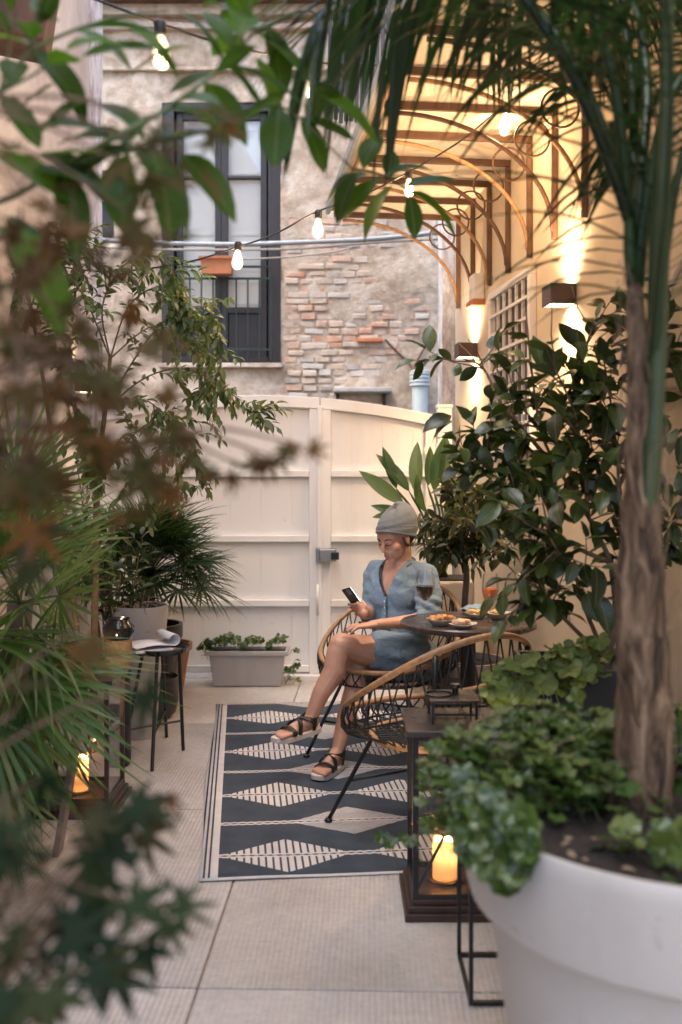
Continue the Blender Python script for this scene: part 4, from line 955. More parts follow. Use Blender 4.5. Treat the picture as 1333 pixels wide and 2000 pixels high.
# ------------------------------------------------------------------ tray stool with notebook
fA, fB = PF(358, 1466), PF(297, 1507); zt = .52
sc_ = Vector((P(310, 1290, 4.95).x, 4.98, 0))
st = empty('tray_table', sc_, 'small black tray table with thin splayed legs beside the palm pots', 'side table')
M_['gloss_black'] = mat('gloss_black', (.012, .012, .013), .12, .1, 8)
m2 = MB(); m2.lathe([(0, zt - .012), (.135, zt - .012), (.152, zt + .014), (.156, zt + .016), (.152, zt + .018), (.138, zt + .002), (0, zt - .001)], 44, sc_); m2.build('tray', M_['gloss_black'], st, angle=40)
feet = [Vector((fA.x, fA.y, 0)), Vector((fB.x, fB.y, 0)), Vector((2 * sc_.x - fA.x - .05, 2 * sc_.y - fA.y - .1, 0)), Vector((2 * sc_.x - fB.x, 2 * sc_.y - fB.y, 0))]
tops = [sc_ + (f - sc_).normalized() * .10 + Vector((0, 0, zt - .0145)) for f in feet]
mid = []
for f, t_ in zip(feet, tops):
    m2 = MB(); m2.tube([f + Vector((0, 0, .001)), t_], .009, 8); m2.build('leg', M_['black_metal'], st, smooth=False); mid.append(f.lerp(t_, .30))
for a, b in ((0, 2), (1, 3)):
    m2 = MB(); m2.tube([mid[a], mid[b]], .006, 6); m2.build('stretcher', M_['black_metal'], st)
# notebook with a page rolled back
M_['paper'] = mat('paper', (.74, .73, .75), .7, .04, 8)
nb_ = empty('notebook', sc_ + Vector((0, 0, zt)), 'open white notebook with a rolled page lying on the tray table', 'notebook')
def sheet(name, off, rollk, mt):
    m = MB(); nx_ = 24; vs = []; fs = []
    for i in range(nx_ + 1):
        u = i / nx_; 
        if u < .62: x, z = -.14 + .20 * u / .62, .006 + .010 * math.sin(u * 5) + off
        else:
            a = (u - .62) / .38 * rollk; x, z = .06 + .027 * math.sin(a), .006 + .010 * math.sin(3.1) + off + .027 * (1 - math.cos(a))
        for y in (-.095, .095): vs.append(sc_ + rotm('Z', .55) @ Vector((x, y, z)) + Vector((-.015, -.01, zt + .014)))
    for i in range(nx_): fs.append((2 * i, 2 * i + 2, 2 * i + 3, 2 * i + 1))
    m.add(vs, fs); o = m.build(name, mt, nb_, smooth=True); s = o.modifiers.new('t', 'SOLIDIFY'); s.thickness = .0025
sheet('page', .010, 4.6, M_['paper']); 
m2 = MB(); m2.box(sc_ + rotm('Z', .55) @ Vector((-.045, 0, 0)) + Vector((-.015, -.01, zt + .012)), (.19, .195, .012), rotm('Z', .55)); m2.build('page_block', M_['paper'], nb_, bevel=.002)

# ------------------------------------------------------------------ pots
def pot(name, c, prof, mt, label, cat='pot', soilr=None, soilz=None, n=40, group=None):
    r = empty(name, c, label, cat, group); m = MB(); m.lathe(prof, n, c); m.build('body', mt, r, angle=35)
    if soilr:
        m = MB(); k = 22; vs = [c + Vector((0, 0, soilz))]; fs = []
        for j in range(1, 7):
            for i in range(k):
                a = 2 * math.pi * i / k; q = soilr * j / 6; vs.append(c + Vector((q * math.cos(a), q * math.sin(a), soilz + (.03 * mnoise.noise(Vector((q * 9 * math.cos(a), q * 9 * math.sin(a), c.x * 3))) if j < 6 else 0))))
        for i in range(k): fs.append((0, 1 + i, 1 + (i + 1) % k))
        for j in range(5):
            for i in range(k): a = 1 + j * k + i; b = 1 + j * k + (i + 1) % k; fs.append((a, a + k, b + k, b))
        m.add(vs, fs); m.build('soil', M_['soil'], r, smooth=True)
    return r
BP = Vector((.663, 1.90, 0)); BR = .435; BZ = .775
prof = [(0, .002), (BR * .66, .002), (BR * .70, .03)]
prof += [(BR * (.69 + .175 * k / 8), .03 + .545 * k / 8) for k in range(1, 9)]
prof += [(BR * .875, .582), (BR * .905, .586), (BR * .95, .600), (BR * .965, .622), (BR * .995, BZ - .03), (BR * 1.0, BZ - .008), (BR * .992, BZ), (BR * .965, BZ), (BR * .955, BZ - .012), (BR * .94, BZ - .09), (0, BZ - .09)]
pot('plant_pot', BP, prof, M_['pot_white'], 'very large white plastic pot in the right foreground', 'pot', BR * .945, BZ - .035, 96)
# tall white pot with dry twigs at the left
TP = Vector((P(256, 1190, 5.0).x - .015, 5.30, 0))
pot('tall_pot', TP, [(0, 0), (.085, 0), (.120, .50), (.125, .51), (.134, .53), (.15, .69), (.152, .70), (.140, .70), (.134, .66), (0, .66)], M_['pot_white'], 'tall white plastic pot of dry twigs behind the tray table', 'pot', .134, .665)
dt = empty('dry_plant', TP + Vector((0, 0, .665)), 'dead dry twigs in the tall white pot', 'plant')
for k in range(16):
    m2 = MB(); a = ru(0, 6.28); b = Vector((math.cos(a), math.sin(a), 0)); p0 = TP + b * ru(.01, .08) + Vector((0, 0, .665)); 
    m2.tube(smoothpath([p0, p0 + b * .05 + Vector((0, 0, ru(.03, .09))), p0 + b * ru(.09, .17) + Vector((0, 0, ru(-.02, .12)))], 4), .0022, 4); m2.build('twig', M_['twig'], dt)
M_['dark_pot'] = mat('dark_glazed_pot', (.035, .026, .022), .4, .3, 8)
pot('bowl_pot', Vector((P(288, 1340, 5.6).x, 5.72, 0)), [(0, 0), (.10, 0), (.14, .03), (.155, .10), (.155, .22), (.165, .23), (.150, .235), (.145, .2), (0, .2)], M_['dark_pot'], 'low dark brown pot standing under the tray table', 'pot', .145, .205)
pot('clay_pot', Vector((P(318, 1300, 6.3).x, 6.42, 0)), [(0, 0), (.11, 0), (.15, .26), (.165, .265), (.168, .31), (.15, .31), (.145, .27), (0, .27)], mat('ochre_clay', (.30, .15, .065), .75, .2, 9, .2, 60), 'ochre clay pot on the floor near the gate planter', 'pot', .145, .275)
FP2 = Vector((P(285, 1230, 5.9).x, 5.98, 0))
pot('palm_pot', FP2, [(0, 0), (.15, 0), (.19, .40), (.205, .42), (.205, .50), (.185, .50), (.18, .45), (0, .45)], M_['dark_pot'], 'dark pot holding the far fan palm', 'pot', .18, .46)
bk = empty('wicker_vase', P(229, 1290, 4.75), 'small jar with black glazed top and wicker base next to the tray table', 'jar')
bc = Vector((P(229, 1290, 4.75).x, 4.78, 0)); M_['wicker'] = mat('wicker', (.24, .15, .075), .7, .4, 60, .6, 140)
bk.location = bc
m2 = MB(); m2.lathe([(0, .0), (.05, 0), (.06, .02), (.06, .45), (.05, .46), (0, .46)], 20, bc); m2.build('stand', M_['black_metal'], bk, angle=40)
m2 = MB(); m2.lathe([(.050, .461), (.062, .48)] + [(.064 + .002 * (k % 2), .49 + k * .009) for k in range(12)] + [(.058, .605), (0, .605)], 24, bc); m2.build('wicker_base', M_['wicker'], bk, angle=60)
m2 = MB(); m2.lathe([(.058, .606), (.075, .64), (.076, .665), (.055, .69), (.05, .70), (.055, .705), (.04, .70), (0, .68)], 24, bc); m2.build('glazed_top', M_['gloss_black'], bk, angle=40)
# rectangular white planter at the foot of the gate
pa = PF(415, 1333); pb = PF(558, 1333); pw = .50
pl = empty('planter_box', ((pa.x + pb.x) / 2, 6.62, 0), 'rectangular off-white planter box at the foot of the gate', 'planter'); c = PLC = Vector(((pa.x + pb.x) / 2, 6.60, 0))
m2 = MB(); h = .235; wb, wt, db, dt_ = .44, .50, .14, .18
vs = [c + Vector((sx * wb / 2, sy * db / 2, .003)) for sx, sy in ((-1, -1), (1, -1), (1, 1), (-1, 1))] + [c + Vector((sx * wt / 2, sy * dt_ / 2, h)) for sx, sy in ((-1, -1), (1, -1), (1, 1), (-1, 1))]
m2.add(vs, [(3, 2, 1, 0), (0, 1, 5, 4), (1, 2, 6, 5), (2, 3, 7, 6), (3, 0, 4, 7)]); m2.build('body', M_['pot_white'], pl, bevel=.006)
m2 = MB()
for sy in (-1, 1): m2.box(c + Vector((0, sy * (dt_ / 2 + .004), h - .012)), (wt + .05, .018, .03))
for sx in (-1, 1): m2.box(c + Vector((sx * (wt / 2 + .012), 0, h - .012)), (.022, dt_ - .012, .0295))
m2.build('rim', M_['pot_white'], pl, bevel=.004)
m2 = MB(); m2.box(c + Vector((0, 0, h - .025)), (wt - .02, dt_ - .02, .02)); m2.build('soil', M_['soil'], pl)
# pots along the right wall
GP = Vector((.655, 5.22, 0)); M_['cement'] = mat('grey_concrete_pot', (.23, .20, .175), .8, .2, 9, .3, 70)
pot('concrete_pot', GP, [(0, 0), (.15, 0), (.20, .36), (.212, .37), (.212, .43), (.195, .43), (.19, .39), (0, .39)], M_['cement'], 'grey concrete pot of the small bushy tree behind the bistro table', 'pot', .19, .395)
M_['beige'] = mat('beige_fibre_pot', (.56, .45, .33), .7, .1, 5, .15, 60)
sp = empty('square_planter', (.60, 5.98, 0), 'tall beige square planter against the far right wall', 'planter')
m2 = MB(); m2.box((.60, 5.98, .385), (.36, .36, .77)); m2.build('body', M_['beige'], sp, bevel=.015)
m2 = MB(); m2.box((.60, 5.98, .772), (.31, .31, .012)); m2.build('soil', M_['soil'], sp)
bp_ = empty('black_planter', (.80, 3.34, 0), 'tall black square planter under the big-leaved shrub', 'planter'); M_['matt_black'] = mat('matt_black_planter', (.010, .010, .010), .6, .2, 6)
m2 = MB()
hx, hy, hz, t = .19, .18, .775, .014
for sx in (-1, 1): m2.box((.80 + sx * (hx - t / 2), 3.34, hz / 2), (t, 2 * hy, hz))
for sy in (-1, 1): m2.box((.80, 3.34 + sy * (hy - t / 2), hz / 2 - .0005), (2 * hx - 2 * t, t, hz - .001))
m2.build('body', M_['matt_black'], bp_, bevel=.003)
m2 = MB(); m2.box((.80, 3.34, hz - .06), (2 * hx - 2 * t, 2 * hy - 2 * t, .03)); m2.build('soil', M_['soil'], bp_)
# ------------------------------------------------------------------ leaves
def leaf_mesh(name, L, Wd, m, n=6, belly=.45, curl=.25, fold=.25, wav=0.0, tip=1.0):
    vs = []; fs = []
    for i in range(n + 1):
        t = i / n
        w = Wd / 2 * (math.sin(math.pi * t ** (math.log(.5) / math.log(belly))) ** .8 if 0 < t < 1 else .02)
        y = L * t * (1 - .12 * curl * t); z = -curl * L * t * t * .6
        ww = wav * Wd * math.sin(t * 9)
        vs += [(-w, y, z + fold * w + ww), (0, y, z), (w, y, z + fold * w - ww)]
    for i in range(n):
        a = 3 * i; fs += [(a, a + 1, a + 4, a + 3), (a + 1, a + 2, a + 5, a + 4)]
    me = bpy.data.meshes.new(name); me.from_pydata([Vector(v) for v in vs], [], fs); me.materials.append(m)
    me.polygons.foreach_set('use_smooth', [True] * len(me.polygons)); me.update(); return me
def star_mesh(name, R_, m, lobes=7, depth=.62, spread=290, cup=.15, sharp=True, sub=4):
    vs = [(0, 0, 0)]; fs = []; nn = lobes * sub * 2
    for i in range(nn + 1):
        u = i / nn; a = R(-spread / 2 + spread * u); ph = (u * lobes) % 1.0
        e = 1 - abs(2 * ph - 1)                      # 0 in the notch, 1 at the tip
        k = (e ** (1.6 if sharp else .55)); mid = .62 + .38 * math.cos(a * .75)
        r = R_ * mid * ((1 - depth) + depth * k)
        vs.append((r * math.sin(a), r * math.cos(a), cup * r * (r / R_) + .02 * R_ * math.sin(a * 3)))
    for i in range(nn): fs.append((0, i + 1, i + 2))
    me = bpy.data.meshes.new(name); me.from_pydata([Vector(v) for v in vs], [], fs); me.materials.append(m)
    me.polygons.foreach_set('use_smooth', [True] * len(me.polygons)); me.update(); return me
def round_mesh(name, R_, m, lobes=5, cup=.22, n=30):
    vs = [(0, 0, 0)]; fs = []
    for ring in (.5, 1.0):
        for i in range(n + 1):
            u = i / n; a = R(-165 + 330 * u); r = R_ * ring * (.86 + .14 * abs(math.sin(math.pi * lobes * u)) + .03 * math.sin(u * 70)) * (1 if .06 < u < .94 else .8)
            vs.append((r * math.sin(a), r * math.cos(a) + R_ * .2 * ring, cup * R_ * ring ** 2 * (.6 + .5 * math.sin(lobes * 2 * math.pi * u)) ))
    for i in range(n): fs += [(0, i + 1, i + 2), (i + 1, i + n + 2, i + n + 3, i + 2)]
    me = bpy.data.meshes.new(name); me.from_pydata([Vector(v) for v in vs], [], fs); me.materials.append(m)
    me.polygons.foreach_set('use_smooth', [True] * len(me.polygons)); me.update(); return me
def place_leaves(root, places, limit=300):     # places: (mesh, matrix); the nearest ones singly, the rest as one mass
    places = sorted(places, key=lambda q: q[1].translation.y)
    vis = places[:limit]; rest = places[limit:]
    for me, M in vis: put('leaf', me, root, M)
    if rest:
        m = MB(); mt = rest[0][0].materials[0]
        for me, M in rest: m.add([M @ v.co for v in me.vertices], [list(p.vertices) for p in me.polygons])
        me2 = m.mesh('leaf_mass', mt, abs_loc(root), True); o = bpy.data.objects.new('leaf_mass', me2); COL.objects.link(o); o.parent = root; o['kind'] = 'stuff'
def branch_part(root, name, paths, m, n=6):
    mb = MB()
    for pts, r0, r1 in paths:
        N_ = len(pts); mb.tube(pts, [r0 + (r1 - r0) * i / max(1, N_ - 1) for i in range(N_)], n)
    return mb.build(name, m, root, smooth=True)
def leaves_along(path, meshes, step, out, size=(.8, 1.2), up=Vector((0, 0, 1)), angle=.9, droop=.2, start=.15, jitter=.35, whorl=None):
    res = []; L = [0.0]
    for a, b in zip(path[:-1], path[1:]): L.append(L[-1] + (b - a).length)
    s = L[-1] * start; k = 0; ph = ru(0, 6.28)
    while s < L[-1]:
        i = max(j for j in range(len(L)) if L[j] <= s); i = min(i, len(path) - 2); f = (s - L[i]) / max(1e-6, L[i + 1] - L[i])
        p = path[i].lerp(path[i + 1], f); t = (path[i + 1] - path[i]).normalized()
        a = ph + k * 2.4; x = t.cross(Vector((.1, .2, 1))).normalized(); y = t.cross(x); side = x * math.cos(a) + y * math.sin(a)
        d = t * math.cos(angle) + side * math.sin(angle) + Vector((0, 0, -droop)) + rvec() * jitter
        res.append((random.choice(meshes), frame(p, d, up + rvec() * .6 + side * .3, ru(*size)))); k += 1; s += step * ru(.7, 1.3)
    res.append((random.choice(meshes), frame(path[-1], path[-1] - path[-2] + rvec() * .1 * (path[-1] - path[-2]).length, up + rvec() * .5, ru(*size))))
    out += res
def twigs(path, n, length, spread, upb=.2, start=.3, seg=4):
    out = []
    for k in range(n):
        i = int(len(path) * ru(start, .98)); i = min(max(i, 1), len(path) - 1); p = path[i]; t = (path[i] - path[i - 1]).normalized()
        d = (t * (1 - spread) + rvec() * spread + Vector((0, 0, upb))).normalized(); L = length * ru(.6, 1.25); q = [p]
        for j in range(seg): d = (d + rvec() * .22 + Vector((0, 0, upb * .25))).normalized(); q.append(q[-1] + d * L / seg)
        out.append(q)
    return out

G = lambda *a: [(i / (len(a) - 1), c) for i, c in enumerate(a)]
LM = {
 'citrus': leafmat('citrus_leaf', G((.016, .027, .007), (.028, .048, .010), (.042, .068, .013), (.06, .085, .018)), .34, .18, .5, .0022),
 'tropic': leafmat('glossy_leaf', G((.022, .052, .008), (.045, .10, .014), (.095, .18, .022)), .4, .45, .35, .0024),
 'maple': leafmat('maple_leaf', G((.05, .032, .014), (.12, .060, .022), (.055, .060, .018), (.08, .062, .022), (.19, .095, .036)), .6, .45, .12),
 'maple_green': leafmat('maple_leaf_green', G((.010, .019, .009), (.017, .031, .013), (.026, .040, .014), (.04, .036, .014)), .6, .12, .1),
 'myrtle': leafmat('small_leaf', G((.05, .085, .025), (.09, .14, .04), (.14, .19, .065), (.20, .21, .10)), .45, .35),
 'orange': leafmat('dusky_leaf', G((.022, .035, .014), (.05, .06, .02), (.10, .09, .03), (.04, .06, .03)), .42, .25),
 'strel': leafmat('paddle_leaf', G((.04, .085, .025), (.07, .125, .035), (.10, .15, .05)), .38, .3, .5, .003),
 'geran': leafmat('geranium_leaf', G((.030, .060, .012), (.050, .092, .018), (.085, .135, .028), (.13, .17, .045)), .30, .3, .6),
 'ivyg': leafmat('pale_geranium_leaf', G((.10, .14, .035), (.15, .20, .055), (.19, .23, .07)), .5, .4),
 'fan': leafmat('fan_palm_leaf', G((.055, .11, .026), (.09, .165, .038), (.14, .215, .055), (.20, .22, .085)), .42, .28),
 'fan2': leafmat('dark_fan_leaf', G((.026, .050, .016), (.042, .074, .020), (.065, .10, .028)), .42, .2),
 'palm': leafmat('feather_palm_leaf', G((.008, .022, .007), (.016, .038, .010), (.03, .065, .014)), .38, .25, .4),
 'dry': leafmat('dry_leaf', G((.28, .20, .12), (.36, .26, .16)), .7, .3),
}
# ------------------------------------------------------------------ large-leaved shrub at the right
cr = empty('citrus_shrub', (.80, 3.34, .73), 'tall dark shrub with large glossy leaves in the black planter', 'shrub')
cm = [leaf_mesh('leaf', .098 * s, .050 * s * w, LM['citrus'], 6, b, c, f, .04) for s, w, b, c, f in ((1, 1, .5, .35, .3), (1.15, .95, .45, .55, .35), (.85, 1.1, .5, .2, .2), (1.0, 1.0, .55, .8, .25))]
tr = [P(1182, 1480, 3.34), P(1192, 1380, 3.34), P(1185, 1290, 3.35), P(1205, 1200, 3.38), P(1196, 1100, 3.40)]
tr[0].z = .72
limbs = [
 [tr[2], P(1130, 1235, 3.3), P(1085, 1190, 3.25), P(1040, 1140, 3.2), P(985, 1130, 3.18)],
 [tr[3], P(1215, 1060, 3.4), P(1210, 950, 3.4), P(1200, 830, 3.4), P(1180, 700, 3.35)],
 [tr[4], P(1150, 1010, 3.42), P(1100, 930, 3.45), P(1060, 850, 3.45), P(1040, 730, 3.4), P(1028, 610, 3.4)],
 [tr[4], P(1110, 1060, 3.35), P(1040, 1000, 3.35), P(980, 940, 3.4), P(920, 900, 3.45)],
 [P(1100, 930, 3.45), P(1040, 860, 3.5), P(980, 790, 3.55), P(945, 720, 3.6), P(905, 700, 3.6)],
 [tr[3], P(1260, 1120, 3.35), P(1300, 1050, 3.3), P(1340, 960, 3.25)],
 [P(1210, 950, 3.4), P(1250, 860, 3.4), P(1290, 760, 3.35), P(1300, 640, 3.3)],
 [P(1060, 850, 3.45), P(1110, 770, 3.45), P(1140, 690, 3.4), P(1165, 620, 3.4)],
 [tr[2], P(1140, 1180, 3.2), P(1120, 1110, 3.15), P(1080, 1060, 3.1), P(1060, 980, 3.1)],
 [P(1150, 1010, 3.42), P(1140, 900, 3.3), P(1120, 800, 3.25), P(1085, 720, 3.2)],
]
branch_part(cr, 'trunk', [(smoothpath(tr, 5), .020, .013)], M_['bark'], 8)
bp = []; pls = []
for l in limbs:
    sp_ = smoothpath(l, 5); bp.append((sp_, .009, .003)); tw = twigs(sp_, 9, .20, .6, .12, .25)
    leaves_along(sp_, cm, .045, pls, (.7, 1.1), start=.4, droop=.25)
    for q in tw: bp.append((q, .003, .0015)); leaves_along(q, cm, .030, pls, (.65, 1.15), start=.1, droop=.25)
for px, py, d in ((905, 820, 3.55), (960, 870, 3.4), (1000, 960, 3.3), (930, 920, 3.45), (1060, 900, 3.2), (1120, 880, 3.2), (1020, 820, 3.4), (1180, 800, 3.3), (1100, 1000, 3.2), (1170, 920, 3.25), (1315, 850, 3.15), (1325, 960, 3.1), (1300, 700, 3.25), (1320, 1060, 3.1), (950, 830, 3.5), (1010, 890, 3.5), (1060, 960, 3.4), (1120, 940, 3.45), (1180, 1010, 3.4), (1130, 840, 3.5), (990, 1010, 3.4), (1080, 1090, 3.2)):
    c = P(px, py, d)
    for k in range(7): pls.append((random.choice(cm), frame(c + rvec() * ru(.01, .09), rvec() + Vector((0, 0, -.35)), Vector((0, -.3, 1)) + rvec() * .5, ru(.7, 1.15))))
def keep_clear(M):      # the lamps and the grille stay in view above the shrub
    p = M @ Vector((0, .05, 0)); px, py = CX + FPX * p.x / p.y, HOR - FPX * (p.z - CAM_H) / p.y
    if 1020 < px < 1150 and py < 640: return False
    if 870 < px < 960 and 630 < py < 725: return False
    if px < 1230 and py < 575: return False
    return True
pls = [q for q in pls if WX0 - WK * q[1].translation.y - q[1].translation.x > .03 and keep_clear(q[1])]
branch_part(cr, 'branches', bp, M_['twig'], 5)
place_leaves(cr, pls, 300)

# ------------------------------------------------------------------ overhanging tree at the top left
ot = empty('overhanging_tree', (-1.05, 1.75, 0), 'large-leaved green branches hanging in from the top left corner', 'tree')
om = [leaf_mesh('leaf', .115 * s, .052 * s * w, LM['tropic'], 7, b, c, f, .03) for s, w, b, c, f in ((1, 1, .5, .35, .2), (1.2, .9, .45, .5, .3), (.85, 1.15, .5, .2, .15), (1.1, 1.1, .5, .7, .3))]
trk = [Vector((-1.05, 1.75, 0)), Vector((-1.0, 1.75, .8)), Vector((-1.03, 1.74, 1.5)), Vector((-.98, 1.72, 1.95))]
branch_part(ot, 'trunk', [(smoothpath(trk, 4), .03, .018)], M_['bark'], 8)
lim = [[trk[3], P(-60, 400, 1.7), P(120, 330, 1.68), P(270, 287, 1.66), P(420, 250, 1.72), P(545, 205, 1.85), P(690, 330, 2.05)],
       [P(120, 330, 1.68), P(220, 270, 1.6), P(330, 210, 1.65), P(430, 130, 1.75), P(500, 60, 1.9), P(560, 0, 2.0)],
       [trk[3], P(-40, 200, 1.6), P(60, 100, 1.65), P(200, 40, 1.75), P(330, 20, 1.8)],
       [P(500, 60, 1.9), P(600, 20, 2.0), P(640, 60, 2.1)]]
bpp = []; pls = []
for l in lim: bpp.append((smoothpath(l, 5), .006, .002))
def L_at(px, py, d, dirpx, up=(0, -.6, 1), s=1.0, mi=None):     # a leaf from a stalk point towards a screen-like direction in the place
    v = Vector((dirpx[0], dirpx[2] if len(dirpx) > 2 else 0, -dirpx[1])); return (om[mi] if mi is not None else random.choice(om), frame(P(px, py, d), v, Vector(up) + rvec() * .25, s))
for a in ((262, 287, 1.66, (-1.0, -.5), 1.2), (262, 287, 1.66, (-.9, .25), 1.25), (265, 287, 1.66, (.75, .75, -.3), 1.35), (270, 285, 1.66, (1, -.35), 1.5), (250, 295, 1.66, (-.2, 1, .2), 1.1), (280, 275, 1.66, (-.7, -1), 1.2), (290, 287, 1.6, (.5, .9, -.2), 1.3),
          (330, 210, 1.65, (1, .15), 1.0), (160, 110, 1.7, (1, -.35), 1.2), (145, 60, 1.75, (1, .2), 1.0), (430, 130, 1.75, (.9, .1), 1.25), (440, 120, 1.75, (.9, .9), 1.1), (380, 90, 1.75, (-1, .1), 1.0), (500, 60, 1.9, (.9, .55), 1.3), (520, 50, 1.9, (.5, 1.0), 1.2),
          (545, 205, 1.85, (-.05, 1, -.2), 1.35), (500, 110, 1.85, (.5, .9), 1.0), (590, 225, 2.0, (.5, 1), 1.35), (620, 180, 1.95, (.9, .4), 1.2), (560, 150, 1.95, (.9, .1), 1.1), (640, 150, 2.0, (-.4, .9), 1.1), (600, 230, 2.0, (.9, .3), 1.15),
          (0, 440, 1.55, (.9, .8, -.2), 1.7), (20, 420, 1.6, (.5, 1, 0), 1.6), (-10, 300, 1.6, (1, .4), 1.4), (60, 260, 1.65, (.9, -.4), 1.1), (80, 300, 1.65, (1, .3), 1.2), (180, 190, 1.65, (-.9, .4), 1.1), (110, 160, 1.65, (-.8, .5), 1.2), (0, 180, 1.6, (.6, .7), 1.2), (480, 235, 1.75, (.6, -.6), .9), (150, 60, 1.7, (1, -.25), 1.2), (230, 40, 1.75, (1, .5), 1.1), (60, 100, 1.65, (.9, .6), 1.2), (320, 215, 1.7, (-.8, .5), 1.1), (60, 330, 1.6, (.9, .1), 1.3), (200, 300, 1.6, (-1, -.1), 1.2), (120, 330, 1.62, (.3, 1), 1.2), (350, 20, 1.8, (.8, .6), 1.1), (420, 140, 1.78, (-.9, .3), 1.1), (350, 300, 1.7, (.6, .5, -.2), 1.2), (230, 300, 1.68, (.1, 1, -.2), 1.3), (170, 330, 1.66, (-.5, .8), 1.2)):
    pls.append(L_at(a[0], a[1], a[2], a[3], s=a[4] * .94))
# lower sprig beside the awning
bpp.append((smoothpath([P(690, 330, 2.05), P(740, 340, 2.3), P(790, 365, 2.4), P(815, 385, 2.45)], 5), .004, .002))
for a in ((700, 335, 2.25, (-.6, .9), 1.0), (720, 340, 2.3, (-.9, .2), 1.0), (755, 345, 2.3, (.8, -.5), .95), (790, 365, 2.4, (1, -.3, -.2), 1.15), (800, 372, 2.4, (.9, .5, -.1), 1.2), (770, 360, 2.35, (-.9, 1.0), 1.2), (800, 380, 2.4, (.2, 1, -.1), 1.0), (745, 345, 2.3, (-.9, .7), 1.3), (760, 350, 2.35, (.1, -.9, .1), .9), (710, 330, 2.2, (.3, -1), .9)):
    pls.append(L_at(a[0], a[1], a[2], a[3], s=a[4] * .95))
for l in lim[1:3]:
    for q in twigs(smoothpath(l, 5), 4, .14, .6, .3): bpp.append((q, .003, .0015)); leaves_along(q, om, .06, pls, (.6, 1.0))
branch_part(ot, 'branches', bpp, M_['green_stem'], 6); place_leaves(ot, pls, 300)

# ------------------------------------------------------------------ maple close to the lens at the left
ma = empty('maple_tree', (-.62, 1.18, 0), 'out-of-focus maple with rust-brown and dark green leaves nearest the camera', 'tree')
mm = [star_mesh('leaf', .042 * s, LM['maple'], lb, dp, 285, cu) for s, lb, dp, cu in ((1, 7, .66, .15), (.85, 5, .6, .3), (1.2, 7, .7, -.2))]
mg = [star_mesh('leaf', .052 * s, LM['maple_green'], lb, dp, 285, cu) for s, lb, dp, cu in ((1, 7, .68, .1), (.85, 5, .62, .25), (1.15, 7, .7, -.15))]
mt_ = [Vector((-.62, 1.18, 0)), Vector((-.60, 1.17, .5)), Vector((-.55, 1.15, .95)), Vector((-.52, 1.12, 1.4)), Vector((-.50, 1.1, 1.8))]
branch_part(ma, 'trunk', [(smoothpath(mt_, 4), .026, .010)], M_['bark'], 8)
mb_ = []; pls = []
def mclump(px, py, d, n, rad, meshes, s=(.7, 1.2), src=None):
    k_ = 1.0 if py < 1100 else 1.02; d *= k_; rad *= k_; n = int(n * (1.15 if py < 1100 else .75) + 1); rad *= 1.15 if py < 1100 else 1.35
    c = P(px, py, d)
    if src is not None: mb_.append((smoothpath([src, src.lerp(c, .5) + Vector((0, 0, .03)), c], 4), .004, .0015))
    for k in range(n):
        v = rvec(); p = c + Vector((v.x * rad, v.y * rad * .6, v.z * rad * .7))
        mb_.append(([c, p], .0012, .0008)); pls.append((random.choice(meshes), frame(p, Vector((v.x, v.y * .5, -.4 + v.z * .4)), Vector((0, -.7, .8)) + rvec() * .6, ru(*s))))
for a in ((60, 560, 1.15, 11, .085), (200, 520, 1.2, 8, .07), (120, 700, 1.1, 12, .085), (260, 330, 1.25, 4, .05), (150, 440, 1.2, 6, .06), (40, 820, 1.1, 12, .09), (200, 640, 1.2, 7, .07), (240, 720, 1.25, 6, .06), (300, 900, 1.2, 7, .05), (180, 850, 1.15, 8, .07), (90, 930, 1.1, 8, .07), (370, 250, 1.3, 4, .05), (330, 470, 1.3, 5, .06), (30, 380, 1.15, 4, .06), (330, 300, 1.3, 3, .05), (30, 660, 1.1, 9, .08)):
    mclump(*a, mm, src=mt_[4] if a[1] < 600 else mt_[3])
for a in ((400, 905, 1.25, 3, .02), (470, 910, 1.28, 2, .02), (530, 890, 1.3, 2, .018), (585, 868, 1.3, 2, .018), (260, 960, 1.2, 4, .04), (330, 880, 1.22, 4, .035)): mclump(*a, mm, s=(.5, .8), src=P(200, 900, 1.18))
for a in ((60, 1060, 1.1, 2, .03), (140, 1230, 1.15, 2, .025), (30, 1390, 1.1, 2, .03), (270, 1330, 1.2, 1, .02)): mclump(*a, mg if a[0] != 140 else mm, src=mt_[2])
for a in ((110, 1720, 1.05, 13, .08), (60, 1820, 1.0, 13, .08), (250, 1760, 1.1, 8, .055), (310, 1770, 1.12, 4, .035), (30, 1650, 1.05, 9, .07), (180, 1620, 1.1, 5, .05), (60, 1920, 1.0, 8, .06), (10, 1560, 1.05, 6, .06), (340, 1790, 1.12, 2, .02), (240, 1620, 1.15, 3, .03)): mclump(*a, mg, src=mt_[1])
for a in ((265, 1570, 1.2, 4, .03), (220, 1600, 1.2, 4, .03), (310, 1548, 1.22, 2, .015)): mclump(*a, mm, s=(.5, .8), src=mt_[1])
branch_part(ma, 'branches', mb_, M_['twig'], 4); place_leaves(ma, pls, 300)

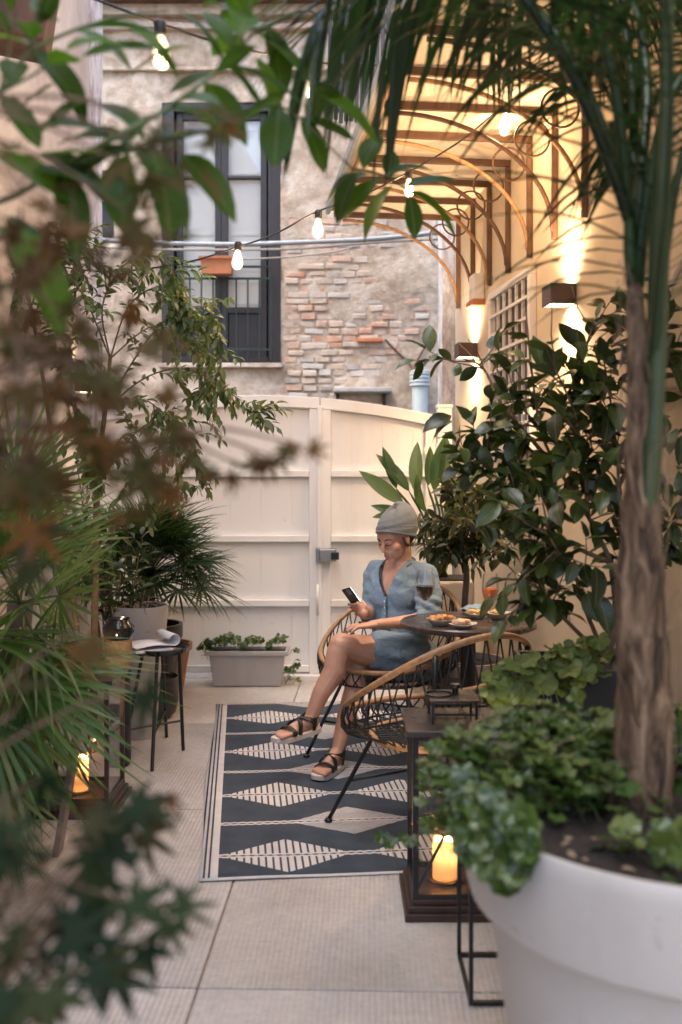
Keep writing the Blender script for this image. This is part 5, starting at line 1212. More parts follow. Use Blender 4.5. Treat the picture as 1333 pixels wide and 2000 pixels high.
# ------------------------------------------------------------------ arching small-leaved shrub over the left side
my = empty('arching_shrub', (-1.25, 5.0, 0), 'arching shrub with fine pale green leaves along the left wall', 'shrub')
ym = [leaf_mesh('leaf', .060 * s, .024 * s, LM['myrtle'], 4, .45, c, .3) for s, c in ((1, .3), (1.2, .5), (.8, .1))]
stem = [Vector((-1.25, 5.0, 0)), P(185, 1180, 5.0), P(190, 950, 5.0), P(205, 800, 5.0), P(215, 700, 5.0)]
bpp = [(smoothpath(stem, 5), .022, .010), (smoothpath([stem[0], P(120, 1000, 4.9), P(90, 780, 4.8), P(60, 600, 4.7), P(40, 500, 4.7)], 5), .016, .006)]
pls = []
arms = [[stem[3], P(270, 690, 4.9), P(330, 620, 4.85), P(400, 600, 4.8), P(432, 660, 4.75), P(430, 740, 4.75)], [stem[4], P(250, 600, 4.9), P(310, 560, 4.85), P(360, 590, 4.8), P(385, 680, 4.8), P(390, 790, 4.8)],
        [stem[3], P(280, 740, 4.9), P(350, 720, 4.85), P(410, 740, 4.8), P(470, 795, 4.8), P(505, 805, 4.8)], [stem[4], P(200, 600, 4.8), P(240, 520, 4.8), P(300, 500, 4.8), P(345, 540, 4.75)],
        [stem[2], P(260, 850, 4.9), P(320, 820, 4.85), P(370, 850, 4.8), P(385, 910, 4.8)], [stem[4], P(170, 590, 4.7), P(130, 530, 4.7), P(110, 490, 4.7)], [stem[3], P(150, 720, 4.7), P(110, 650, 4.7), P(60, 600, 4.6)],
        [stem[3], P(240, 780, 4.7), P(300, 790, 4.65), P(340, 860, 4.65), P(360, 960, 4.65)], [stem[4], P(290, 640, 5.1), P(350, 650, 5.1), P(400, 700, 5.1), P(410, 800, 5.1)],
        [stem[2], P(220, 880, 4.6), P(250, 850, 4.6), P(280, 900, 4.6), P(290, 960, 4.6)], [P(60, 600, 4.7), P(40, 560, 4.6), P(10, 600, 4.6), P(0, 700, 4.6)], [P(90, 780, 4.8), P(130, 760, 4.7), P(160, 830, 4.7), P(170, 930, 4.7)], [P(60, 600, 4.7), P(100, 500, 4.7), P(150, 470, 4.7)]]
for a in arms:
    sp_ = smoothpath(a, 5); bpp.append((sp_, .005, .0015)); leaves_along(sp_, ym, .026, pls, (.7, 1.15), start=.2, droop=.3)
    for q in twigs(sp_, 17, .18, .55, -.12, .2, 4): bpp.append((q, .0018, .0009)); leaves_along(q, ym, .013, pls, (.65, 1.1), start=.05, droop=.3, angle=.7)
branch_part(my, 'branches', bpp, M_['twig'], 5); place_leaves(my, pls, 300)

# ------------------------------------------------------------------ dusky tree in the concrete pot, paddle-leaved plant
og = empty('small_tree', GP + Vector((0, 0, .39)), 'small bushy tree with dusky narrow leaves behind the bistro table', 'tree')
gm = [leaf_mesh('leaf', .075 * s, .024 * s, LM['orange'], 5, .45, c, .3) for s, c in ((1, .4), (1.2, .7), (.8, .2))]
t0 = GP + Vector((0, 0, .39)); tk = [t0, P(908, 1190, 5.2), P(912, 1120, 5.2), P(905, 1075, 5.2)]
branch_part(og, 'trunk', [(smoothpath(tk, 4), .020, .013)], M_['bark'], 8)
bpp = []; pls = []
for px, py, d in ((850, 1010, 5.1), (870, 960, 5.2), (905, 950, 5.25), (945, 965, 5.2), (985, 1000, 5.1), (995, 1050, 5.0), (960, 1080, 4.95), (880, 1080, 5.05), (850, 1060, 5.1), (920, 1010, 4.95), (900, 1040, 5.4), (960, 1020, 5.4), (830, 1030, 5.3)):
    l = smoothpath([tk[3], tk[3].lerp(P(px, py, d), .5) + Vector((0, 0, .03)), P(px, py, d)], 5); bpp.append((l, .006, .002))
    for q in twigs(l, 10, .12, .75, .0, .35): bpp.append((q, .002, .001)); leaves_along(q, gm, .014, pls, (.7, 1.15), start=.0, droop=.2)
pls = [q for q in pls if WX0 - WK * q[1].translation.y - q[1].translation.x > .02]
branch_part(og, 'branches', bpp, M_['twig'], 5); place_leaves(og, pls, 300)
sl = empty('paddle_plant', (.60, 5.98, .775), 'paddle-leaved plant standing up against the gate in the beige planter', 'plant')
sm2 = [leaf_mesh('leaf', .36 * s, .095 * s, LM['strel'], 8, .45, c, f, .01) for s, c, f in ((1, .15, .35), (.85, .35, .4), (1.1, .05, .3))]
for (px, py, dx, dy, dd, s) in ((775, 955, -.30, -1, 0, .75), (815, 965, -.04, -1, .1, 1.1), (848, 960, .18, -1, 0, .85), (836, 950, .10, -1, .1, .70), (800, 960, -.75, -1, -.1, 1.0), (790, 985, -1.0, -.75, 0, .85), (800, 1010, -1, -.35, -.1, .8), (860, 975, .45, -1, 0, .9), (880, 985, .75, -.9, 0, .9), (905, 985, 1, -.8, -.1, .9), (795, 1000, -.9, .1, -.3, .7), (870, 950, .05, -1, .2, .8), (925, 1000, 1, -.3, -.2, .8), (830, 1000, -.4, -1, -.5, .8), (870, 1010, .4, -1, -.5, .8)):
    d = 5.9; b = P(px, py, d); v = Vector((dx, dd, -dy)); 
    m2 = MB(); m2.tube(smoothpath([Vector((.60, 5.98, .775)) + Vector((ru(-.06, .06), ru(-.06, .06), 0)), (Vector((.60, 5.98, .775)).lerp(b, .6) + Vector((.02, 0, .03))), b], 4), [.008] * 8 + [.004], 6); m2.build('stalk', M_['green_stem'], sl, smooth=True)
    put('leaf', random.choice(sm2), sl, frame(b, v, Vector((-.2 + ru(-.6, .6), -1, .2)), s))

# ------------------------------------------------------------------ geraniums
def stalked(root, places, base_fn, mstem):
    mb = MB()
    for me, M in places:
        p = M.translation; b = base_fn(p); mb.tube(smoothpath([b, b.lerp(p, .5) + Vector((0, 0, .02)), p], 3), .0016, 4)
    tag(mb.build('stems', mstem, root, smooth=True), kind='stuff')
ge = empty('geranium', (.36, 2.0, BZ - .05), 'mass of green geranium leaves spilling over the rim of the large white pot', 'plant')
gmm = [round_mesh('leaf', .0215 * s, LM['geran'], lb, c) for s, lb, c in ((1, 5, .22), (1.2, 5, .35), (.8, 5, .1), (1.05, 6, -.15))]
pls = []
GC = BP + Vector((-.20, .19, 0))
for k in range(760):
    an = ru(0, 6.283); q = math.sqrt(rnd()); x, y = GC.x + math.cos(an) * q * .29, GC.y + math.sin(an) * q * .24
    zt = BZ + .015 + .095 * (1 - q ** 2) ** .6 + .05 * mnoise.noise(Vector((x * 12, y * 12, 1))); ins = (Vector((x, y, 0)) - BP).length < BR
    z = zt - rnd() ** 2 * (.14 if ins else .20)
    if ins and z < BZ - .03: continue
    if x > BP.x - .06: continue
    p = Vector((x, y, z)); pls.append((random.choice(gmm), frame(p, Vector((math.cos(an), math.sin(an) - .3, ru(-.6, .3))), Vector((math.cos(an) * .5 + ru(-.4, .4), math.sin(an) * .5 - .4 + ru(-.3, .3), 1)), ru(.7, 1.2))))
for k in range(130):     # thinner growth along the back of the pot
    an = R(ru(20, 115)); q = BR * ru(.72, 1.0); p = BP + Vector((math.cos(an) * q, math.sin(an) * q, BZ + ru(-.02, .10))); pls.append((random.choice(gmm), frame(p, rvec() + Vector((0, -.6, 0)), Vector((0, -.5, 1)) + rvec() * .5, ru(.7, 1.15))))
def pot_front(px):       # depth of the near side of the rim along this line of sight
    k = (px - CX) / FPX; A = k * k + 1; B = -2 * (k * BP.x + BP.y); C_ = BP.x ** 2 + BP.y ** 2 - BR ** 2; D = B * B - 4 * A * C_
    return (-B - math.sqrt(max(0, D))) / (2 * A)
for k in range(210):     # over the rim
    px = ru(893, 1035); t = (px - 893) / 142.0
    lo = 1665 + 70 * math.exp(-((px - 985) / 34.0) ** 2); py = ru(1500 + 95 * t, lo)
    if px > 1010 and py > 1650 and rnd() < .7: continue
    p = P(px, py, pot_front(px) + ru(-.045, -.008)); pls.append((random.choice(gmm), frame(p, Vector((ru(-.6, .3), -.4, ru(-1, -.2))), Vector((-.3, -1, .6)) + rvec() * .5, ru(.75, 1.2))))
for px, py, d in ((748, 1632, 2.5), (770, 1640, 2.5), (785, 1630, 2.5), (800, 1637, 2.45), (760, 1645, 2.5), (742, 1640, 2.5), (840, 1650, 2.3), (835, 1615, 2.3), (848, 1690, 2.2), (820, 1560, 2.4), (850, 1640, 2.3), (1030, 1660, 1.75), (1110, 1500, 2.1)):
    pls.append((random.choice(gmm), frame(P(px, py, d), Vector((ru(-.5, .5), -.5, -.5)), Vector((0, -.8, 1)) + rvec() * .3, ru(.7, 1.0))))
for px, py in ((1190, 1640), (1210, 1660), (1170, 1655), (1270, 1665), (1300, 1650), (1320, 1675), (1310, 1545), (1325, 1520), (1280, 1690), (1240, 1555), (1265, 1550), (1200, 1672), (1290, 1672)):
    pls.append((random.choice(gmm), frame(P(px, py, 1.72 if py > 1600 else 1.95), Vector((ru(-.5, .5), -.5, .2)), Vector((0, -.6, 1)) + rvec() * .4, ru(1.0, 1.35))))
lt = [leaf_mesh('dry_leaf', .035, .014, LM['dry'], 3, .45, .4, .3)]
for k in range(60):
    an, q = R(ru(150, 400)), BR * .9 * math.sqrt(rnd()); p = BP + Vector((math.cos(an) * q, math.sin(an) * q, BZ - .028)); put('dry_leaf', lt[0], ge, frame(p, Vector((ru(-1, 1), ru(-1, 1), ru(-.1, .3))), Vector((0, 0, 1)) + rvec() * .5, ru(.5, 1.2)))
for k in range(40):
    an, q = R(ru(225, 330)), BR * ru(.45, .92); p = BP + Vector((math.cos(an) * q, math.sin(an) * q, BZ + ru(-.02, .02))); pls.append((random.choice(gmm), frame(p, rvec() + Vector((0, -.3, 0)), Vector((0, -.4, 1)) + rvec() * .5, ru(.9, 1.4))))
def gb(p):
    v = (BP - p); v.z = 0
    return p + v.normalized() * .05 + Vector((0, 0, -.06))
def off_candle(M):
    p = M.translation; px, py = CX + FPX * p.x / p.y, HOR - FPX * (p.z - CAM_H) / p.y
    return not (832 < px < 902 and 1630 < py < 1765)
pls = [q for q in pls if off_candle(q[1])]
stalked(ge, pls[::3], gb, M_['green_stem']); place_leaves(ge, pls, 300)
iv = empty('trailing_geranium', (.72, 3.22, .74), 'pale green trailing geranium hanging over the black planter', 'plant')
ivm = [round_mesh('leaf', .036 * s, LM['ivyg'], 5, c) for s, c in ((1, .15), (1.2, .3), (.8, -.1))]
pls = []
for k in range(62):
    t = rnd(); px = 955 + 225 * t; py = 1345 - 60 * t + ru(-42, 42); pls.append((random.choice(ivm), frame(P(px, py, 3.05 + .1 * t + ru(-.05, .05)), Vector((ru(-.8, .5), -.5, ru(-.9, .2))), Vector((-.2, -.8, .8)) + rvec() * .5, ru(.6, 1.1))))
for px, py in ((1060, 1420), (1090, 1440), (1110, 1430), (1075, 1450), (1040, 1410), (985, 1385), (1000, 1400)): pls.append((random.choice(ivm), frame(P(px, py, 2.9), Vector((ru(-.5, .5), -.5, -.4)), Vector((0, -.6, 1)) + rvec() * .4, ru(.6, .9))))
stalked(iv, pls, lambda p: Vector((min(max(p.x, .66), .92), 3.22, .75)), M_['green_stem']); place_leaves(iv, pls)
pgm = [round_mesh('leaf', .027 * s, LM['geran'], 5, c) for s, c in ((1, .2), (1.2, .3), (.8, .1))]
pg_ = empty('box_geranium', (P(487, 1265, 6.6).x, 6.6, .22), 'low straggling geranium growing in the planter box by the gate', 'plant'); pls = []
for k in range(95):
    px = ru(385, 585); py = 1262 - 14 * abs(math.sin(px * .06)) + ru(-8, 6)
    if px < 412: py += ru(0, 30)
    if px > 562: py = ru(1270, 1330)
    pls.append((random.choice(pgm), frame(P(px, py, 6.6 + ru(-.1, .08) if 412 < px < 562 else 6.58), rvec() + Vector((0, -.4, 0)), Vector((0, -.6, 1)) + rvec() * .4, ru(.6, 1.05))))
stalked(pg_, pls, lambda p: p + Vector(((PLC.x - p.x) * .12, 0, -.03)), M_['green_stem']); place_leaves(pg_, pls)
# ------------------------------------------------------------------ fan palms
def fan_mesh(name, m, R_=.36, nseg=30, spread=230, pet=.30, droop=.25, split=.45, seed=1, w=.023):
    rr = random.Random(seed); mb = MB()
    mb.tube([(0, 0, 0), (0, pet * .5, .012), (0, pet, 0)], [.006, .005, .0045], 6)
    hub = Vector((0, pet, 0))
    for k in range(nseg):
        a = R(-spread / 2 + spread * k / (nseg - 1)) + rr.uniform(-.03, .03); L = R_ * (.72 + .28 * math.cos(a * .75)) * rr.uniform(.88, 1.08)
        d = Vector((math.sin(a), math.cos(a), 0)); s = Vector((d.y, -d.x, 0)); dr = droop * rr.uniform(.5, 1.5); vs = []; fs = []
        n = 5
        for i in range(n + 1):
            t = i / n; ww = w * (.25 + 1.1 * t if t < .45 else .75 * (1 - ((t - .45) / .55) ** 1.5)) + .0006
            z = .10 * L * t - dr * L * t * t + .02 * math.sin(k * 1.7) * t; p = hub + d * (L * t) + Vector((0, 0, z))
            vs += [p - s * ww * .5 + Vector((0, 0, .25 * ww)), p, p + s * ww * .5 + Vector((0, 0, .25 * ww))]
        for i in range(n): b = 3 * i; fs += [(b, b + 1, b + 4, b + 3), (b + 1, b + 2, b + 5, b + 4)]
        mb.add(vs, fs)
    return mb.mesh(name, m, smooth=True)
fA = [fan_mesh('frond', LM['fan'], .38, 30, 250, .34, d, seed=s) for s, d in ((1, .2), (2, .45), (3, .08))]
fD = [fan_mesh('frond', LM['fan'], .34, 28, 210, .30, .9, seed=5), fan_mesh('frond', LM['fan'], .32, 26, 170, .32, .8, seed=6)]
fB = [fan_mesh('frond', LM['fan2'], .30, 28, 230, .30, d, seed=s, w=.018) for s, d in ((11, .3), (12, .6), (13, .15))]
p1 = empty('fan_palm', (-1.25, 3.68, 0), 'fan palm with spiky mid-green fronds at the left edge', 'palm tree')
c1 = Vector((-1.16, 3.60, .93))
branch_part(p1, 'trunk', [(smoothpath([Vector((-1.25, 3.68, .0)), Vector((-1.22, 3.66, .5)), c1], 4), .06, .045)], M_['bark'], 10)
for (hx, hy, d, s, mset, roll) in (       # where the fan hub shows
    (10, 1090, 2.95, 1.0, 0, .5), (40, 1000, 3.0, .95, 1, -.4), (85, 1110, 2.9, .9, 0, .3), (60, 1180, 2.8, .9, 2, 0), (60, 1230, 2.95, .85, 1, -.3), (60, 1300, 2.9, .9, 3, .2), (100, 1320, 3.0, .8, 3, -.2), (70, 1350, 2.85, .95, 3, .3), 
    (-40, 1250, 2.8, 1.0, 1, 0), (-60, 1000, 3.1, 1.0, 0, .2), (30, 960, 3.2, .9, 2, 0), (-20, 1420, 2.8, 1.0, 3, 0), (20, 1440, 2.9, .9, 4, -.3), (-40, 1500, 2.85, .9, 4, .2), (70, 1180, 3.3, .9, 1, .5), (-30, 1130, 3.3, 1.0, 0, -.5), (60, 1080, 3.25, .9, 1, .1), (110, 1165, 3.1, .75, 2, .4)):
    d *= 1.12; s *= 1.1; h = P(hx, hy, d); v = h - c1; s_ = (v.length + .0) / .32 if v.length > .05 else 1; me = (fA + fD)[mset]
    up = Vector((v.x * -.2, -.55, .8)) + rvec() * .35
    put('frond', me, p1, frame(h - v.normalized() * (.32 * s), v, up, s, roll))
dryme = [fan_mesh('dry_frond', LM['dry'], .30, 14, 90, .2, 1.2, seed=30 + k) for k in range(2)]
for k in range(10):     # old dry fringe under the crown
    a = ru(0, 6.28); put('dry_frond', dryme[k % 2], p1, frame(c1 - Vector((0, 0, .06)), Vector((math.cos(a), math.sin(a) - .2, -1.2)), Vector((math.cos(a), math.sin(a), .4)), .85))
p2 = empty('dark_fan_palm', FP2 + Vector((0, 0, .46)), 'dark bushy fan palm in front of the gate at the left', 'palm tree')
c2 = FP2 + Vector((0, -.02, .78))
branch_part(p2, 'trunk', [(smoothpath([FP2 + Vector((0, 0, .45)), c2], 3), .05, .04)], M_['bark'], 10)
for k in range(66):
    a = ru(0, 6.283); e = ru(-.25, 1.35); v = Vector((math.cos(a) * math.cos(e), math.sin(a) * math.cos(e) * .8 - .1, math.sin(e)))
    put('frond', random.choice(fB), p2, frame(c2, v, Vector((0, -.3, 1)) - v * .2 + rvec() * .25, ru(.8, 1.12) * (.9 if e > .9 else 1)))
# dark shrub foliage between the two palms
ls = empty('laurel_shrub', (P(215, 1190, 5.4).x, 5.45, 0), 'dark laurel-like shrub squeezed between the two fan palms', 'shrub'); lb_ = Vector(ls.location)
lm_ = [leaf_mesh('leaf', .085 * s, .03 * s, LM['fan2'], 5, .45, c_, .3) for s, c_ in ((1, .4), (1.2, .7))]
bpp = []; pls = []
for px, py, d in ((215, 1010, 5.3), (250, 1040, 5.3), (200, 1080, 5.2), (270, 1090, 5.25), (235, 1120, 5.2), (180, 950, 5.3), (160, 1020, 5.3), (150, 900, 5.3)):
    l = smoothpath([lb_, lb_.lerp(P(px, py, d), .5), P(px, py, d)], 4); bpp.append((l, .008, .003))
    for q in twigs(l, 6, .13, .7, .1, .6): bpp.append((q, .002, .001)); leaves_along(q, lm_, .022, pls, (.7, 1.1), start=0)
branch_part(ls, 'branches', bpp, M_['twig'], 5); place_leaves(ls, pls, 260)

# ------------------------------------------------------------------ feather palm in the big pot
def feather(name, path, m, nl=36, L=.42, w=.016, seed=1, hang=.9, start=.22, spread=1.0, wide=1.0):
    rr = random.Random(seed); mb = MB(); N_ = len(path)
    mb.tube(path, [.0165 - .014 * (i / (N_ - 1)) ** .8 for i in range(N_)], 7)
    Ls = [0]; 
    for a, b in zip(path[:-1], path[1:]): Ls.append(Ls[-1] + (b - a).length)
    for k in range(nl):
        s = Ls[-1] * (start + (1 - start) * k / (nl - 1)); i = min(max(j for j in range(N_) if Ls[j] <= s), N_ - 2)
        p = path[i].lerp(path[i + 1], (s - Ls[i]) / (Ls[i + 1] - Ls[i])); t = (path[i + 1] - path[i]).normalized()
        x = t.cross(Vector((0, 0, 1)));  x = x.normalized() if x.length > .05 else Vector((1, 0, 0))
        f = (k / (nl - 1)); LL = L * (.55 + .9 * math.sin(math.pi * (.15 + .75 * f))) * rr.uniform(.85, 1.1) * .75
        for sd in (-1, 1):
            d0 = (x * sd * .8 * spread + t * (.45 + .5 * f) + Vector((0, 0, .15)) + Vector((rr.uniform(-.12, .12), rr.uniform(-.12, .12), rr.uniform(-.1, .1)))).normalized()
            q = p.copy(); d = d0.copy(); vs = []; fs = []; n = 6
            sv = d.cross(Vector((0, 0, 1)));  sv = sv.normalized() if sv.length > .1 else x
            for j in range(n + 1):
                u = j / n; ww = w * wide * (.35 + .65 * min(1, u * 4)) * (1 if u < .5 else max(.03, 1 - ((u - .5) / .5) ** 1.4))
                sv2 = sv; vs += [q - sv2 * ww / 2, q + Vector((0, 0, -.2 * ww)), q + sv2 * ww / 2]
                d = (d + Vector((0, 0, -hang * rr.uniform(.25, .42)))).normalized(); q = q + d * LL / n
            for j in range(n): b = 3 * j; fs += [(b, b + 1, b + 4, b + 3), (b + 1, b + 2, b + 5, b + 4)]
            mb.add(vs, fs)
    return mb
fp = empty('feather_palm', (.62, 1.95, BZ - .06), 'tall feather palm rising from the large white pot with hanging fronds', 'palm tree')
def palm_bark():
    m, nt, b = nodes('palm_trunk'); L = nt.links; tc = N(nt, 'ShaderNodeTexCoord'); mp = N(nt, 'ShaderNodeMapping'); mp.inputs['Scale'].default_value = (1, 1, .18); L.new(tc.outputs['Object'], mp.inputs[0])
    n1 = N(nt, 'ShaderNodeTexNoise', i_Scale=34.0, i_Detail=7.0, i_Roughness=.65, i_Distortion=.8); L.new(mp.outputs[0], n1.inputs['Vector'])
    r = ramp(nt, [(.38, (.020, .011, .006)), (.47, (.085, .050, .028)), (.58, (.19, .12, .072)), (.74, (.36, .265, .185))]); L.new(n1.outputs[0], r.inputs[0]); L.new(r.outputs[0], b.inputs['Base Color'])
    bp = N(nt, 'ShaderNodeBump', i_Strength=1.0, i_Distance=.012); L.new(n1.outputs[0], bp.inputs['Height']); L.new(bp.outputs[0], b.inputs['Normal']); b.inputs['Roughness'].default_value = .85; return m
M_['palm_bark'] = palm_bark()
tkp = [Vector((.575, 1.95, BZ - .08)), P(1256, 1500, 1.95), P(1258, 1350, 1.95), P(1252, 1150, 1.95), P(1254, 950, 1.95), P(1250, 800, 1.95), P(1244, 640, 1.95), P(1238, 500, 1.95), P(1235, 400, 1.955)]
tp = smoothpath(tkp, 8); nT = len(tp); m2 = MB()
m2.tube(tp, [(.064 - .024 * min(1, i / nT * 2.0) - .033 * min(1, max(0, (i / nT - .38) / .55)) + .004 * mnoise.noise(Vector((i * .45, 0, 2))) + (.003 if i % 5 == 0 else 0)) * (1.12 if i < 3 else 1) for i in range(nT)], 18)
m2.v = [v + rvec() * .0016 for v in m2.v]; m2.build('trunk', M_['palm_bark'], fp, smooth=True)
for (a, b, c, e, r0) in (((1262, 1120, 1.945), (1250, 1000, 1.92), (1228, 915, 1.912), (1214, 862, 1.908), .020), ((1262, 1480, 1.94), (1246, 1390, 1.905), (1234, 1310, 1.896), (1222, 1252, 1.892), .018), ((1246, 1440, 1.94), (1268, 1370, 1.905), (1284, 1300, 1.90), (1294, 1245, 1.90), .016), ((1250, 1300, 1.94), (1272, 1200, 1.905), (1283, 1120, 1.90), (1290, 1060, 1.90), .018)):
    m2 = MB(); q = smoothpath([P(*a), P(*b), P(*c), P(*e)], 5); m2.tube(q, [r0 * (1 - .92 * (i / (len(q) - 1)) ** 3) for i in range(len(q))], 8, flat=.5); m2.v = [v + rvec() * .0012 for v in m2.v]; m2.build('leaf_base', M_['palm_bark'], fp, smooth=True)
fb_ = MB()          # torn fibres
for k in range(90):
    t = rnd(); c0 = tp[int(t * (nT - 12))]; an = ru(-2.9, .2); rr = .050 - .012 * t; p = c0 + Vector((math.cos(an) * rr, math.sin(an) * rr, 0)); fb_.tube(smoothpath([p, p + Vector((math.cos(an) * .008, math.sin(an) * .008, ru(.02, .06))), p + Vector((math.cos(an) * ru(.0, .02) + ru(-.02, .02), math.sin(an) * .012, ru(.05, .13)))], 3), .0011, 3)
tag(fb_.build('fibre', M_['twig'], fp), kind='stuff')
M_['palm_stalk'] = mat('palm_stalk', (.035, .055, .022), .5, .35, 14, .3, 60, stretch=(1, 1, .2))
top = P(1252, 640, 1.95)
fr = [
 ([(1240, 560, 1.95), (1230, 430, 1.95), (1150, 180, 2.0), (1040, 10, 2.1), (900, -70, 2.2), (770, -60, 2.3), (670, 30, 2.4)], 34, 0.44800000000000006, 0.612, False),
 ([(1240, 560, 1.95), (1230, 430, 1.95), (1190, 120, 1.9), (1100, -60, 1.95), (980, -110, 2.0), (850, -60, 2.05), (760, 60, 2.1)], 32, 0.47040000000000004, 0.648, False),
 ([(1256, 1000, 1.945), (1272, 800, 1.93), (1278, 450, 1.9), (1300, 150, 1.85), (1330, -80, 1.8), (1390, -200, 1.75)], 23, 0.44800000000000006, 0.576, False),
 ([(1256, 1000, 1.945), (1272, 800, 1.93), (1310, 420, 2.0), (1370, 200, 2.05), (1450, 100, 2.1), (1540, 150, 2.1)], 25, 0.47040000000000004, 0.648, False),
 ([(1240, 560, 1.95), (1230, 430, 1.95), (1250, 120, 2.3), (1270, -20, 2.5), (1300, -40, 2.7)], 25, 0.4032, 0.576, False),
 ([(1256, 1000, 1.945), (1272, 800, 1.93), (1290, 560, 1.85), (1306, 340, 1.75), (1310, 100, 1.65), (1290, -140, 1.55)], 15, 0.4032, 0.5, True),
 ([(1240, 560, 1.95), (1230, 430, 1.95), (1120, 150, 1.85), (1000, -30, 1.85), (880, -130, 1.9), (760, -120, 1.95), (660, -30, 2.0), (620, 60, 2.0)], 34, 0.44800000000000006, 0.648, False),
 ([(1240, 560, 1.95), (1238, 430, 1.97), (1235, 150, 2.2), (1200, -20, 2.35), (1130, -90, 2.5), (1030, -60, 2.6), (960, 40, 2.7)], 28, .42, .7, False),
 ([(1242, 540, 1.95), (1250, 380, 1.97), (1265, 160, 2.05), (1240, 10, 2.2), (1180, -50, 2.35), (1110, 10, 2.5)], 28, .42, .7, False),
 ([(1244, 560, 1.95), (1262, 400, 1.93), (1300, 220, 1.95), (1360, 120, 2.0), (1430, 140, 2.05)], 26, .42, .8, False),
]
for k, (pts, nl, L_, hg, bare_) in enumerate(fr):
    m2 = feather('frond', smoothpath([P(*q) for q in pts], 6), None, int(nl * .8), L_ * 1.1, .0150, 40 + k, hg, .75 if bare_ else .36)
    m2.build('frond', LM['palm'], fp, smooth=True, origin=None)
for k, pts in enumerate(([(1256, 1060, 1.94), (1276, 880, 1.92), (1290, 600, 1.89), (1300, 300, 1.85), (1308, -50, 1.8)],)):
    m2 = MB(); q = smoothpath([P(*a) for a in pts], 6); m2.tube(q, [.021 - .011 * i / len(q) for i in range(len(q))], 8); m2.build('leaf_stalk', M_['palm_stalk'], fp, smooth=True)
# ------------------------------------------------------------------ the seated woman
def skin_material():
    m, nt, b = nodes('skin'); L = nt.links; tc = N(nt, 'ShaderNodeTexCoord')
    n1 = N(nt, 'ShaderNodeTexNoise', i_Scale=9.0, i_Detail=5.0); L.new(tc.outputs['Object'], n1.inputs['Vector'])
    r = ramp(nt, [(.30, (.42, .205, .128)), (.55, (.52, .285, .190)), (.75, (.58, .335, .235))]); L.new(n1.outputs[0], r.inputs[0]); L.new(r.outputs[0], b.inputs['Base Color'])
    b.inputs['Roughness'].default_value = .45; b.inputs['Subsurface Weight'].default_value = .15; b.inputs['Subsurface Radius'].default_value = (.02, .008, .004); b.inputs['Subsurface Scale'].default_value = .4
    return m
def linen(name, c1, c2, bump=.35):
    m, nt, b = nodes(name); L = nt.links; tc = N(nt, 'ShaderNodeTexCoord')
    n1 = N(nt, 'ShaderNodeTexNoise', i_Scale=7.0, i_Detail=6.0); L.new(tc.outputs['Object'], n1.inputs['Vector'])
    r = ramp(nt, [(.3, c1), (.7, c2)]); L.new(n1.outputs[0], r.inputs[0]); L.new(r.outputs[0], b.inputs['Base Color'])
    n2 = N(nt, 'ShaderNodeTexNoise', i_Scale=22.0, i_Detail=3.0, i_Distortion=1.2); L.new(tc.outputs['Object'], n2.inputs['Vector'])
    n3 = N(nt, 'ShaderNodeTexNoise', i_Scale=420.0, i_Detail=1.0); L.new(tc.outputs['Object'], n3.inputs['Vector'])
    ad = N(nt, 'ShaderNodeMath', operation='MULTIPLY_ADD', i_1=.12); L.new(n3.outputs[0], ad.inputs[0]); L.new(n2.outputs[0], ad.inputs[2])
    bp = N(nt, 'ShaderNodeBump', i_Strength=bump, i_Distance=.02); L.new(ad.outputs[0], bp.inputs['Height']); L.new(bp.outputs[0], b.inputs['Normal'])
    b.inputs['Roughness'].default_value = .85; b.inputs['Specular IOR Level'].default_value = .2; b.inputs['Sheen Weight'].default_value = .15; return m
M_['skin'] = skin_material(); M_['dress'] = linen('blue_linen', (.155, .212, .262), (.185, .242, .29), .6); M_['scarf'] = linen('grey_brown_scarf', (.115, .128, .138), (.165, .172, .175), .15)
M_['collar'] = linen('dark_collar', (.05, .075, .11), (.07, .10, .14)); M_['hair'] = mat('dark_hair', (.022, .014, .010), .5, .3, 60); M_['lips'] = mat('lips', (.42, .13, .11), .4, .1, 20)
M_['nail'] = mat('dark_nail', (.06, .01, .012), .2); M_['strap'] = mat('black_strap', (.014, .013, .013), .5, .3, 40); M_['sole'] = mat('pale_sole', (.62, .54, .47), .6, .08, 20)
def cone(mb, a, ra, b, rb, n=14):
    a, b = Vector(a), Vector(b); d = (b - a); L = d.length; d.normalize(); pts = []; rs = []
    for k in (-.98, -.8, -.5, 0): pts.append(a + d * ra * k); rs.append(ra * math.sqrt(max(.02, 1 - k * k)))
    for k in (0, .5, .8, .98): pts.append(b + d * rb * k); rs.append(rb * math.sqrt(max(.02, 1 - k * k)))
    mb.tube(pts, rs, n)
def chain(mb, pr):
    for (a, ra), (b, rb) in zip(pr[:-1], pr[1:]): cone(mb, a, ra, b, rb)
